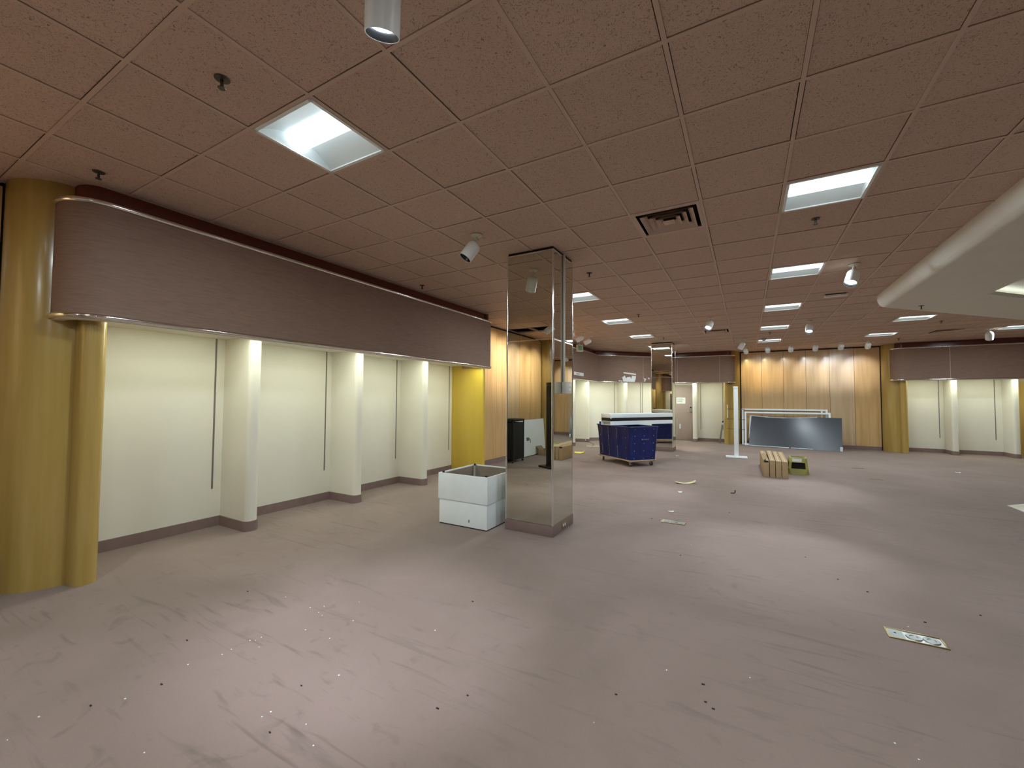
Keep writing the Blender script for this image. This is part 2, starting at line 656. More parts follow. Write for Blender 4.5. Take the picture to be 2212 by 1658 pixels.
# ------------------------------------------------------------------ floor
X_R, Y_N = 9.0, -6.5
mb = MB()
mb.box((-6.2, Y_N - 0.2, -0.12), (X_R + 0.3, 17.6, 0.0))
floor = structure('floor', 'soiled mauve carpet covering the whole shop floor', 'floor', mb, 'carpet')
# cream tiled aisle that begins beyond the right edge of the carpet
tile_me = MB().box((0.003, 0.003, 0), (0.300, 0.300, 0.006), 0.001).mesh('floor_tile', 'floortile')
for a in range(9):
    for b in range(24):
        x, y = 3.30 + a * 0.303, 8.60 - b * 0.303
        link('floor_tile', tile_me, floor, (x, y, 0.0005))


def clip_diag(poly):
    """keep the part of a plan polygon south-east of the 45 degree edge of the aisle"""
    side = lambda p: (p[0] - 3.30) - (p[1] - 8.905)
    out = []
    for k in range(len(poly)):
        p, q = poly[k], poly[(k + 1) % len(poly)]
        sp, sq = side(p), side(q)
        if sp >= 0:
            out.append(p)
        if (sp > 0) != (sq > 0) and abs(sp - sq) > 1e-9:
            t = sp / (sp - sq)
            out.append((p[0] + (q[0] - p[0]) * t, p[1] + (q[1] - p[1]) * t))
    return out


for a in range(9):                                # the part north of the corner is cut along the 45 degree edge
    for b in range(10):
        x, y = 3.303 + a * 0.303, 8.903 + b * 0.303
        pl = clip_diag([(x, y), (x + 0.297, y), (x + 0.297, y + 0.297), (x, y + 0.297)])
        if len(pl) > 2:
            MB().prism(pl, 0.0005, 0.0065).build('floor_tile', 'floortile', floor)

# ------------------------------------------------------------------ ceiling
I0, I1 = -5, 19
J0, J1 = -13, 26


def gx(i):
    return (i - GI) * T


def gy(j):
    return (j + GJ) * T


mb = MB()
mb.box((gx(I0) - 0.3, gy(J0) - 0.3, CEIL + 0.42), (gx(I1) + 0.3, gy(J1) + 0.6, CEIL + 0.5))
ceiling = structure('ceiling', 'pinkish suspended ceiling of square fissured tiles in a painted grid', 'ceiling', mb, 'plenum')
TROFFERS = [(0, 0), (0, 8), (0, 12), (0, 16), (5, -8), (5, -4), (5, 0), (5, 4), (5, 8), (5, 12), (5, 16), (5, 20), (9, 16), (9, 20), (13, 20), (0, 20), (0, -4), (0, -8)]
VENTS = [(3, 4), (3, 16), (11, 20)]
MISSING = [(-4, -4), (-3, -4)]
SOF = 1.88                                        # x of the soffit side
SOFY = 8.80                                       # y where the soffit turns 45 degrees


def in_soffit(x, y):
    return x > SOF + 0.25 and y < SOFY + (x - SOF) - 0.30


skip = set(TROFFERS) | set(VENTS) | set(MISSING)
bar = 0.024
BARLEN_X = gx(I1) - gx(I0)
BARLEN_Y = gy(J1) - gy(J0)
bx_me = MB().box((0, -bar / 2, 0), (BARLEN_X, bar / 2, 0.004)).box((0, -0.003, 0.004), (BARLEN_X, 0.003, 0.035)).mesh('grid_bar', 'grid')
by_me = MB().box((-bar / 2, 0, 0.0003), (bar / 2, BARLEN_Y, 0.0043)).box((-0.003, 0, 0.004), (0.003, BARLEN_Y, 0.035)).mesh('grid_bar', 'grid')
for j in range(J0, J1 + 1):
    link('grid_bar', bx_me, ceiling, (gx(I0), gy(j), CEIL))
for i in range(I0, I1 + 1):
    link('grid_bar', by_me, ceiling, (gx(i), gy(J0), CEIL))


def px(p):
    v = Vector((p[0], p[1], p[2] - CAMZ))
    dz = v.dot(FV)
    if dz < 0.2:
        return None
    return (IMG_W / 2 + F_PX * v.dot(RV) / dz, IMG_H / 2 - F_PX * v.dot(UV) / dz)


cand = []
for i in range(I0, I1):
    for j in range(J0, J1):
        if (i, j) in skip:
            continue
        x, y = gx(i) + T / 2, gy(j) + T / 2
        if in_soffit(x, y):
            continue
        q = [px((gx(i + a), gy(j + b), CEIL)) for a, b in ((0, 0), (1, 0), (1, 1), (0, 1))]
        area = 0
        if all(q) and any(-60 < c[0] < IMG_W + 60 and -60 < c[1] < IMG_H for c in q):
            area = abs(sum(q[k][0] * q[(k + 1) % 4][1] - q[(k + 1) % 4][0] * q[k][1] for k in range(4))) / 2
            area = min(area, 90000)
        cand.append((area, i, j))
cand.sort(reverse=True)
TS = 0.5808
t_me = MB().box((-TS / 2, -TS / 2, 0), (TS / 2, TS / 2, 0.016)).mesh('ceiling_tile', 'tile')
rest = MB()
for k, (area, i, j) in enumerate(cand):
    x = gx(i) + T / 2 + random.uniform(-0.0028, 0.0028)
    y = gy(j) + T / 2 + random.uniform(-0.0028, 0.0028)
    z = CEIL + 0.0045 + random.uniform(0, 0.0012)
    if k < 298:
        link('ceiling_tile', t_me, ceiling, (x, y, z))
    else:
        rest.box((x - TS / 2, y - TS / 2, z), (x + TS / 2, y + TS / 2, z + 0.016))
tag(rest.build('ceiling_tile_field', 'tile', ceiling), kind='stuff')

# dropped soffit on the right: rounded cove edge, flat underside with a lit recess
ZS = 3.03
prof = [(0.0, CEIL + 0.01), (0.0, CEIL - 0.055)] + [(0.10 - 0.10 * math.cos(a), CEIL - 0.055 - 0.15 * math.sin(a)) for a in [k * PI / 16 for k in range(1, 9)]]


def sof_line(off):
    """plan corner points of the soffit outline, moved inward by off: start, corner, end"""
    k = math.tan(PI / 8)
    return [(SOF + off, Y_N - 0.1), (SOF + off, SOFY - off * k), (SOF + off + (X_R + 0.1 - SOF - off), SOFY - off * k + (X_R + 0.1 - SOF - off))]


mb = MB()
rows = []
for off, z in prof:
    rows.append([mb.bm.verts.new((p[0], min(p[1], 40), z)) for p in sof_line(off)])
for A, B in zip(rows, rows[1:]):
    for k in range(2):
        mb.bm.faces.new((A[k], A[k + 1], B[k + 1], B[k]))
# underside split round the recess (recess corner 45 degrees like the outline)
HO = 1.0
outer = sof_line(0.10)
inner = sof_line(0.10 + HO)
zo = prof[-1][1]
for k in range(2):
    mb.bm.faces.new([mb.bm.verts.new((p[0], p[1], zo)) for p in (outer[k], outer[k + 1], inner[k + 1], inner[k])])
in2 = sof_line(0.10 + HO + 0.0)
lv = [(in2, zo), (in2, zo + 0.055), (sof_line(0.10 + HO - 0.22), zo + 0.055), (sof_line(0.10 + HO - 0.22), zo + 0.165), (sof_line(HO + 2.6), zo + 0.185)]
for (A, za), (B, zb) in zip(lv, lv[1:]):
    for k in range(2):
        mb.bm.faces.new([mb.bm.verts.new((p[0], p[1], z)) for p, z in ((A[k], za), (A[k + 1], za), (B[k + 1], zb), (B[k], zb))])
a3 = sof_line(HO + 2.6)
mb.bm.faces.new([mb.bm.verts.new((p[0], p[1], zo + 0.185)) for p in (a3[0], a3[1], a3[2], (X_R + 0.1, Y_N - 0.1))])
bmesh.ops.remove_doubles(mb.bm, verts=mb.bm.verts, dist=0.0005)
soffit = structure('soffit', 'pale dropped ceiling with a rounded edge and lit recess on the right', 'soffit', mb, 'soffit')
mb = MB()
b0, b1 = sof_line(HO - 0.04), sof_line(HO - 0.01)
for k in range(2):
    mb.bm.faces.new([mb.bm.verts.new((p[0], p[1], zo + 0.066)) for p in (b0[k], b0[k + 1], b1[k + 1], b1[k])])
mb.build('cove_lamp', 'cove', soffit)

# ------------------------------------------------------------------ walls
# left wall: backing, alcove panels, dividers, wood panels, rounded columns
mb = MB()
mb.box((-6.0, Y_N, 0), (-5.53, 14.9, CEIL + 0.42))
wall_left = structure('wall_left', 'left wall with cream alcoves between rounded yellow columns and maple panels', 'wall', mb, 'wallplain')
mb = MB()
mb.box((-6.0, 17.13, 0), (X_R + 0.3, 17.5, CEIL + 0.42))
wall_back = structure('wall_back', 'far wall with maple panels between alcoves and yellow columns', 'wall', mb, 'wallplain')
mb = MB()
mb.strip([FA(-0.1, -0.05), FA(3.75, -0.05)], [FA(-0.1, -0.35), FA(3.75, -0.35)], 0, CEIL + 0.42)
wall_corner = structure('wall_corner', 'angled corner wall with cream alcoves behind the blue cart', 'wall', mb, 'wallplain')
mb = MB()
mb.box((X_R, Y_N, 0), (X_R + 0.3, 17.5, CEIL + 0.42))
structure('wall_right', 'plain beige wall closing the shop on the right', 'wall', mb, 'wallplain')
mb = MB()
mb.box((-6.0, Y_N - 0.3, 0), (X_R + 0.3, Y_N, CEIL + 0.42))
structure('wall_front', 'plain beige wall behind the camera', 'wall', mb, 'wallplain')

base_left = structure('baseboard_left', 'mauve cove base along the left alcoves', 'baseboard')
base_back = structure('baseboard_back', 'mauve cove base along the far wall', 'baseboard')
base_corner = structure('baseboard_corner', 'mauve cove base along the angled corner wall', 'baseboard')
ZB = 0.112


def alcove(fr, wall, s0, s1, mat='cream'):
    MB().prism(rect(fr, s0, s1, -0.04, 0.0), 0, Z_ALC + 0.03).build('alcove_panel', mat, wall)


def standard(fr, wall, s, z0=0.44, z1=Z_ALC):
    MB().prism(rect(fr, s - 0.009, s + 0.009, 0.0, 0.004), z0, z1).build('shelf_standard', 'steelstrip', wall)


M['steelstrip'] = simple('slotted_standard', (0.20, 0.18, 0.16), 0.5, 0.3)


def base_run(fr, parent, s0, s1, d=0.0):
    MB().prism(rect(fr, s0, s1, d - 0.001, d + 0.012), 0, ZB).build('base_strip', 'base', parent)


def divider(fr, wall, basep, s0, s1, d1=D_FIN, mat='cream', base=True, r=0.055):
    MB().prism(fin_poly(fr, s0, s1, d1, r, d0=-0.04), 0, Z_ALC).build('divider', mat, wall)
    if base:
        MB().prism(fin_poly(fr, s0, s1, d1, r + 0.012, d0=-0.03, grow=0.012), 0, ZB).build('base_strip', 'base', basep)


def round_column(fr, wall, s, side=-1, d=0.33, r=0.35, mat='yellow'):
    """rounded column whose flat back half is swallowed by the divider beside it"""
    n = 32
    pts = [fr(s + side * r * math.sin(PI * k / n), d + r * math.cos(PI * k / n)) for k in range(n + 1)]
    MB().prism(pts, 0, CEIL + 0.02).build('rounded_column', mat, wall)


def wood_run(fr, wall, basep, s0, s1, n):
    w = (s1 - s0) / n
    MB().prism(rect(fr, s0 - 0.03, s1 + 0.03, D_WOOD - 0.10, D_WOOD - 0.035), 0, CEIL + 0.005).build('panel_backing', 'dark', wall)
    for k in range(n):
        a, b = s0 + k * w + 0.004, s0 + (k + 1) * w - 0.004
        MB().prism(rect(fr, a, b, D_WOOD - 0.034, D_WOOD), ZB - 0.005, CEIL - 0.035).build('wood_panel', 'wood', wall)
    base_run(fr, basep, s0 + 0.005, s1 - 0.005, D_WOOD - 0.012)


# left wall, behind the camera to the near column
wood_run(FL, wall_left, base_left, -2.44, 0.846, 5)
round_column(FL, wall_left, -2.81, 1)
round_column(FL, wall_left, 1.20)
divider(FL, wall_left, base_left, 1.20, 1.36, D_YFIN, 'yellow', False, 0.075)
for a, b in ((1.36, 2.65), (2.79, 4.14), (4.28, 5.58), (5.72, 7.10)):
    alcove(FL, wall_left, a, b)
    base_run(FL, base_left, a, b)
    standard(FL, wall_left, b - 0.095)
for s in (2.65, 4.14, 5.58):
    divider(FL, wall_left, base_left, s, s + 0.14)
divider(FL, wall_left, base_left, 7.10, 7.20, 0.80, 'gold', False, 0.045)
wood_run(FL, wall_left, base_left, 7.225, 10.93, 6)
round_column(FL, wall_left, 11.30)
divider(FL, wall_left, base_left, 11.30, 11.46, D_YFIN, 'yellow', False, 0.075)
alcove(FL, wall_left, 11.46, 12.88)
base_run(FL, base_left, 11.46, 12.88)
divider(FL, wall_left, base_left, 12.88, 13.02)
alcove(FL, wall_left, 13.02, 14.28)
base_run(FL, base_left, 13.02, 14.28)
divider(FL, wall_left, base_left, 14.28, 14.42)
# angled corner
alcove(FA, wall_corner, 0.0, 1.70)
base_run(FA, base_corner, 0.10, 1.70)
divider(FA, wall_corner, base_corner, 1.70, 1.84)
alcove(FA, wall_corner, 1.84, 3.62)
base_run(FA, base_corner, 1.84, 3.60)
standard(FA, wall_corner, 1.60)
standard(FA, wall_corner, 2.72)
standard(FA, wall_corner, 2.80)
# back wall left part
base_run(FB, base_back, -1.58, -0.69)
divider(FB, wall_back, base_back, -1.73, -1.58)
alcove(FB, wall_back, -1.73, -0.69)
standard(FB, wall_back, -1.50)
standard(FB, wall_back, -0.76)
alcove(FB, wall_back, -3.0, -2.70)
MB().prism(rect(FB, -2.70, -1.73, -0.04, 0.0), 2.06, Z_ALC + 0.03).build('door_head', 'cream', wall_back)
divider(FB, wall_back, base_back, -0.69, -0.53, D_YFIN, 'yellow', False, 0.075)
round_column(FB, wall_back, -0.54, 1)
wood_run(FB, wall_back, base_back, -0.158, 3.616, 6)
round_column(FB, wall_back, 3.98)
divider(FB, wall_back, base_back, 3.95, 4.11, D_YFIN, 'yellow', False, 0.075)
alcove(FB, wall_back, 4.11, 5.10)
base_run(FB, base_back, 4.11, 5.10)
standard(FB, wall_back, 5.00)
divider(FB, wall_back, base_back, 5.10, 5.24)
alcove(FB, wall_back, 5.24, 6.30)
base_run(FB, base_back, 5.24, 6.30)
standard(FB, wall_back, 6.16)
divider(FB, wall_back, base_back, 6.30, 6.43)
alcove(FB, wall_back, 6.43, 7.9, 'yellow')
alcove(FB, wall_back, 7.9, X_R)


# ------------------------------------------------------------------ headers (fascia, oxblood band, chrome rails) over the alcoves
def header(name, label, path, alc, seams=(), lip=True, close=()):
    """path: plan polyline of the fascia front, room on the right of travel"""
    h = structure(name, label, 'fascia')
    inner_ = offset_path(path, 0.045)
    # fascia split into panels at the given path indices
    cuts = [0] + list(seams) + [len(path) - 1]
    for a, b in zip(cuts, cuts[1:]):
        MB().strip(path[a:b + 1], inner_[a:b + 1], Z_F0, Z_F1).build('fascia_panel', 'fabric', h)
    for k in seams:
        p = Vector(path[k])
        d = (Vector(path[k + 1]) - p).normalized()
        nrm = Vector((d.y, -d.x))
        q = [p - d * 0.007 - nrm * 0.001, p + d * 0.007 - nrm * 0.001, p + d * 0.007 + nrm * 0.004, p - d * 0.007 + nrm * 0.004]
        MB().prism([(v.x, v.y) for v in q], Z_F0, Z_F1 - 0.03).build('seam_strip', 'seam', h)
    bpath = offset_path(path, D_FASC - D_BAND)
    MB().strip(bpath, offset_path(bpath, 0.04), Z_F1 - 0.03, CEIL + 0.004).build('upper_band', 'band', h)
    out = offset_path(path, -0.006)
    MB().tube([(p[0], p[1], Z_F1) for p in out], 0.021, 12).build('rail', 'chrome', h)
    MB().tube([(p[0], p[1], Z_F0) for p in out], 0.021, 12).build('rail', 'chrome', h)
    MB().strip(offset_path(path, 0.006), offset_path(path, 0.07), Z_LIP, Z_F0 + 0.01).build('lip', 'cream', h)
    for poly in close:
        MB().prism(poly, Z_F0, Z_F0 + 0.02).build('underside_board', 'fabric', h)
    for fr, s0, s1 in alc:
        MB().prism(rect(fr, s0, s1, -0.03, D_FASC - 0.05), Z_ALC, Z_ALC + 0.03).build('alcove_lid', 'cream', h)
        n = max(1, round((s1 - s0) / 1.4))
        for k in range(n):
            a = s0 + (s1 - s0) * k / n + 0.06
            b = s0 + (s1 - s0) * (k + 1) / n - 0.06
            lamp = MB().prism(rect(fr, a, b, 0.64, 0.86), Z_ALC - 0.012, Z_ALC - 0.001).build('strip_lamp', 'alcove', h)
    return h


p1 = run_start(FL, 1.055, D_FASC) + [FL(3.1, D_FASC), FL(5.1, D_FASC), FL(7.08, D_FASC)]
h1 = header('trim_1', 'long mauve fascia with chrome rails above the near left alcoves', p1, [(FL, 1.36, 7.12)], (), close=[[FL(1.085, 0.5), FL(1.36, 0.5), FL(1.36, 0.95), FL(1.29, 0.95), FL(1.15, 0.86), FL(1.10, 0.78)]])
MB().prism(rect(FL, 7.04, 7.08, 0.30, D_FASC - 0.05), Z_F0, CEIL).build('end_board', 'fabric', h1)
# header running left wall - angled corner - back wall up to the maple panels
cL = FL(14.46 - 0.98 * math.tan(PI / 8), D_FASC)
sA = (BACK_Y - 14.46) / S2
cB = FA(sA - 0.98 * math.tan(PI / 8), D_FASC)
mid = [Vector(cL).lerp(Vector(cB), t) for t in (0.62,)]
p2 = run_start(FL, 11.12, D_FASC) + [FL(13.0, D_FASC), cL, tuple(mid[0]), cB, (-2.18, cB[1]), (-0.80, cB[1])] + run_end(FB, -0.34, D_FASC)
nst = len(run_start(FL, 11.12, D_FASC))
h2 = header('trim_2', 'mauve fascia with chrome rails turning the far corner behind the mirrored column', p2, [(FL, 11.46, 14.40), (FA, 0.10, 3.60), (FB, -2.70, -0.69)], (nst + 2, nst + 4, nst + 5), close=[[FB(-0.35, 0.5), FB(-0.69, 0.5), FB(-0.69, 0.95), FB(-0.56, 0.95), FB(-0.42, 0.86), FB(-0.37, 0.78)]])
p3 = run_start(FB, 3.77, D_FASC) + [FB(4.97, D_FASC), FB(7.2, D_FASC), FB(X_R, D_FASC)]
n3 = len(run_start(FB, 3.77, D_FASC))
h3 = header('trim_3', 'mauve fascia with chrome rails over the right-hand alcoves on the far wall', p3, [(FB, 4.11, X_R)], (n3,), close=[[FB(3.78, 0.5), FB(4.11, 0.5), FB(4.11, 0.95), FB(3.99, 0.95), FB(3.85, 0.86), FB(3.80, 0.78)]])
p4 = [FL(Y_N, D_FASC), FL(-4.0, D_FASC)] + run_end(FL, -2.63, D_FASC)
h4 = header('trim_4', 'mauve fascia behind the camera seen only in the mirrors', p4, [(FL, Y_N, -3.0)], ())
alcove(FL, wall_left, Y_N, -2.98)
divider(FL, wall_left, base_left, -2.98, -2.82, D_YFIN, 'yellow', False, 0.075)

# ------------------------------------------------------------------ door in the far wall
d1 = tag(MB().box((-2.66, BACK_Y - 0.02, 0.01), (-1.76, BACK_Y + 0.03, 2.05), 0.003).build('door_1', 'door'), 'flat mauve door with a keypad lever lock in the far wall', 'door', kind='structure')
MB().box((-1.885, BACK_Y - 0.045, 1.06), (-1.795, BACK_Y - 0.02, 1.30), 0.008).build('lock_plate', 'steel', d1)
MB().lathe([(0.0, 0), (0.030, 0), (0.030, 0.02), (0.022, 0.03), (0.0, 0.03)], 20, Matrix.Translation((-1.84, BACK_Y - 0.045, 1.25)) @ Matrix.Rotation(PI / 2, 4, 'X')).build('key_cylinder', 'blackmatte', d1)
MB().tube([(-1.83, BACK_Y - 0.04, 1.11), (-1.83, BACK_Y - 0.09, 1.11), (-1.90, BACK_Y - 0.10, 1.105), (-1.96, BACK_Y - 0.10, 1.10)], 0.013).build('lever', 'steel', d1)
MB().box((-2.70, BACK_Y - 0.03, 0), (-2.66, BACK_Y + 0.03, 2.09)).build('door_frame', 'door', d1)
MB().box((-1.76, BACK_Y - 0.03, 0), (-1.73, BACK_Y + 0.03, 2.09)).build('door_frame', 'door', d1)
MB().box((-2.66, BACK_Y - 0.03, 2.05), (-1.76, BACK_Y + 0.03, 2.09)).build('door_frame', 'door', d1)
nt_ = thing('paper_notice', 'white paper notice with lines of text taped to the mauve door', 'notice', (-2.19, BACK_Y - 0.0225, 1.50))
MB().box((-0.16, -0.001, -0.115), (0.16, 0.001, 0.115)).build('sheet', 'paper', nt_)
for k, w in enumerate((0.10, 0.12, 0.085, 0.095)):
    MB().box((-0.13, -0.0016, 0.070 - k * 0.038 - 0.009), (-0.13 + w * 2.0, -0.001, 0.070 - k * 0.038 + 0.004)).build('text_line', 'ink', nt_)
MB().box((-0.06, -0.002, -0.125), (0.02, -0.001, -0.09)).build('tape', 'tanpaper', nt_)


# ------------------------------------------------------------------ mirrored columns
def mirror_column(label, cx0, cy0, w=0.60):
    t = thing('mirrored_column', label, 'column', (cx0 + w / 2, cy0 + w / 2, 0))
    h = w / 2
    MB().box((-h + 0.012, -h + 0.012, 0.02), (h - 0.012, h - 0.012, CEIL + 0.01)).build('core', 'dark', t)
    MB().box((-h - 0.006, -h - 0.006, 0), (h + 0.006, h + 0.006, 0.118), 0.006).build('plinth', 'base', t)
    for z0, z1 in ((0.122, 2.183), (2.193, CEIL - 0.030)):
        for s, v in ((0, -1), (0, 1), (1, -1), (1, 1)):
            a, b = (-h + 0.014, h - 0.014)
            if s == 0:
                mbx = MB().box((a, v * h, z0), (b, v * (h - 0.008), z1))
            else:
                mbx = MB().box((v * h, a, z0), (v * (h - 0.008), b, z1))
            mbx.build('mirror_panel', 'mirror', t)
    for sx in (-1, 1):
        for sy in (-1, 1):
            MB().lathe([(0.013, 0.118), (0.013, CEIL - 0.025)], 16, Matrix.Translation((sx * (h - 0.008), sy * (h - 0.008), 0))).build('corner_trim', 'chrome', t)
    for s, v in ((0, -1), (0, 1), (1, -1), (1, 1)):
        for z, hh in ((2.188, 0.006), (CEIL - 0.032, 0.006)):
            if s == 0:
                mbx = MB().box((-h + 0.01, v * (h + 0.003), z - hh), (h - 0.01, v * (h - 0.01), z + hh))
            else:
                mbx = MB().box((v * (h + 0.003), -h + 0.01, z - hh), (v * (h - 0.01), h - 0.01, z + hh))
            mbx.build('seam_strip', 'chrome', t)
    return t


C1X, C1Y = -2.470, 4.240
col1 = mirror_column('tall mirrored square column beside the white bin, nearest the camera', C1X, C1Y)
col2 = mirror_column('mirrored square column standing behind the blue cart', -2.500, 12.98)
# duplex outlet in the plinth of the near column
ou = thing('plinth_outlet', 'small ivory duplex outlet in the base of the near mirrored column', 'outlet', (C1X + 0.607, C1Y + 0.30, 0.065))
MB().box((0, -0.055, -0.035), (0.004, 0.055, 0.035), 0.002).build('cover_plate', 'brass', ou)
for yy in (-0.024, 0.024):
    MB().lathe([(0.0, 0), (0.017, 0), (0.017, 0.004), (0, 0.004)], 16, Matrix.Translation((0.004, yy, 0)) @ Matrix.Rotation(PI / 2, 4, 'Y')).build('socket', 'offwhite', ou)
# surface conduit and outlet box on the right face
cd = thing('conduit_outlet', 'ivory surface conduit dropping to an outlet box on the mirrored column', 'outlet', (C1X + 0.602, C1Y + 0.285, 1.58))
MB().box((0.0015, -0.012, 0.13), (0.022, 0.012, CEIL - 1.58), 0.002).build('conduit', 'offwhite', cd)
MB().box((0.0015, -0.045, 0.0), (0.085, 0.055, 0.135), 0.005).build('outlet_box', 'offwhite', cd)
for zz in (0.045, 0.10):
    MB().lathe([(0, 0), (0.020, 0), (0.020, 0.012), (0.014, 0.03), (0, 0.03)], 16, Matrix.Translation((0.05, 0.055, zz)) @ Matrix.Rotation(-PI / 2, 4, 'X')).build('plug', 'rubber', cd)
    MB().box((0.085, -0.02, zz - 0.016), (0.089, 0.02, zz + 0.016), 0.001).build('socket', 'white', cd)


# ------------------------------------------------------------------ ceiling lights
def make_troffer():
    t = thing('ceiling_light', '', 'light')
    h = T / 2 - 0.013
    # frame
    mb = MB()
    for s in (-1, 1):
        mb.box((-h, s * h, -0.004), (h, s * (h - 0.022), 0.012))
        mb.box((s * h, -h, -0.004), (s * (h - 0.022), h, 0.012))
    mb.build('frame', 'whitemetal', t)
    # curved reflector pan, two troughs either side of the basket
    hi = h - 0.02
    mb = MB()
    prof_ = []
    for k in range(17):
        y = -hi + 2 * hi * k / 16
        a = abs(y) / hi
        z = 0.004 + 0.10 * (1 - a ** 2.2)
        prof_.append((y, z))
    for (y0, z0), (y1, z1) in zip(prof_, prof_[1:]):
        mb.bm.faces.new([mb.bm.verts.new(p) for p in ((-hi, y0, z0), (hi, y0, z0), (hi, y1, z1), (-hi, y1, z1))])
    for s in (-1, 1):
        pts = [(s * hi, y, z) for y, z in prof_]
        mb.bm.faces.new([mb.bm.verts.new(p) for p in pts])
    bmesh.ops.remove_doubles(mb.bm, verts=mb.bm.verts, dist=0.0005)
    mb.build('reflector', 'pan', t)
    # glowing basket: bowed lens along x
    mb = MB()
    w = 0.078
    pr = [(w * math.cos(a), 0.085 - 0.070 * math.sin(a)) for a in [PI * k / 12 for k in range(13)]]
    n = len(pr)
    A = [mb.bm.verts.new((-hi + 0.012, y, z)) for y, z in pr]
    B = [mb.bm.verts.new((hi - 0.012, y, z)) for y, z in pr]
    for k in range(n - 1):
        mb.bm.faces.new((A[k], A[k + 1], B[k + 1], B[k]))
    mb.bm.faces.new(A)
    mb.bm.faces.new(B[::-1])
    bmesh.ops.recalc_face_normals(mb.bm, faces=mb.bm.faces[:])
    mb.build('basket_lens', 'basket', t)
    ld = bpy.data.lights.new('panel_lamp', 'AREA')
    ld.shape = 'RECTANGLE'
    ld.size = 2 * hi - 0.04
    ld.size_y = 0.115
    ld.energy = TROFFER_W
    ld.color = TROFFER_COL
    lo = bpy.data.objects.new('panel_lamp', ld)
    COL.objects.link(lo)
    lo.parent = t
    lo.location = (0, 0, 0.001)
    return t


TROF_LABEL = {
    (0, 0): 'square recessed ceiling light nearest the camera, left of centre',
    (5, 4): 'square recessed ceiling light at upper right, beside a sprinkler head',
    (5, 8): 'recessed ceiling light left of the lit hanging spotlight, second in the right-centre row',
    (5, 12): 'recessed ceiling light third along the right-centre row',
    (5, 16): 'recessed ceiling light fourth along the right-centre row',
    (5, 20): 'farthest recessed ceiling light of the right-centre row, over the wall spotlights',
    (0, 8): 'recessed ceiling light just right of the near mirrored column',
    (0, 12): 'recessed ceiling light second beyond the near mirrored column',
    (0, 16): 'recessed ceiling light in front of the far mirrored column',
    (5, 0): 'recessed ceiling light just above the picture, right of the large spotlight',
    (5, -4): 'recessed ceiling light behind the camera, first of the right-centre row',
    (5, -8): 'farthest recessed ceiling light behind the camera in the right-centre row',
    (0, -4): 'recessed ceiling light behind the camera, first of the left row',
    (0, -8): 'farthest recessed ceiling light behind the camera in the left row',
    (0, 20): 'recessed ceiling light hidden behind the far mirrored column',
    (9, 16): 'recessed ceiling light below the tip of the pale soffit',
    (9, 20): 'recessed ceiling light above the right end of the maple panels',
    (13, 20): 'recessed ceiling light at the right edge above the far fascia',
}
trof = make_troffer()
for k, (i, j) in enumerate(TROFFERS):
    o = trof if k == 0 else copy_tree(trof)
    o.location = (gx(i) + T / 2, gy(j) + T / 2, CEIL)
    o['label'] = TROF_LABEL.get((i, j), 'recessed ceiling light out of the picture, overhead or behind the camera')
    o['group'] = 'recessed ceiling lights'


# ------------------------------------------------------------------ ceiling air diffusers
def make_vent():
    t = thing('air_diffuser', '', 'vent')
    h = T / 2 - 0.013

    def ring(mb, ho, zo_, hi_, zi_, th=0.002):
        P = [(-1, -1), (1, -1), (1, 1), (-1, 1)]
        for k in range(4):
            a, b = P[k], P[(k + 1) % 4]
            for dz in (0, th):
                mb.bm.faces.new([mb.bm.verts.new(v) for v in ((a[0] * ho, a[1] * ho, zo_ + dz), (b[0] * ho, b[1] * ho, zo_ + dz), (b[0] * hi_, b[1] * hi_, zi_ + dz), (a[0] * hi_, a[1] * hi_, zi_ + dz))])
        bmesh.ops.remove_doubles(mb.bm, verts=mb.bm.verts, dist=0.0003)
        return mb
    ring(MB(), h, -0.001, h - 0.028, -0.001).build('border', 'grid', t)
    for ho in (0.232, 0.168, 0.108):
        ring(MB(), ho, -0.012, ho - 0.050, 0.030).build('louvre', 'grid', t)
    MB().box((-0.050, -0.050, -0.012), (0.050, 0.050, -0.008), 0.002).build('centre_plate', 'grid', t)
    MB().box((-h, -h, 0.10), (h, h, 0.12)).build('neck', 'dark', t)
    return t


VL = {(3, 4): 'square louvred air diffuser in the ceiling above and right of the near mirrored column', (3, 16): 'far louvred air diffuser left of the right-centre row of lights', (11, 20): 'far louvred air diffuser above the right-hand fascia'}
vent = make_vent()
for k, (i, j) in enumerate(VENTS):
    o = vent if k == 0 else copy_tree(vent)
    o.location = (gx(i) + T / 2, gy(j) + T / 2, CEIL)
    o['label'] = VL[(i, j)]
    o['group'] = 'ceiling air diffusers'


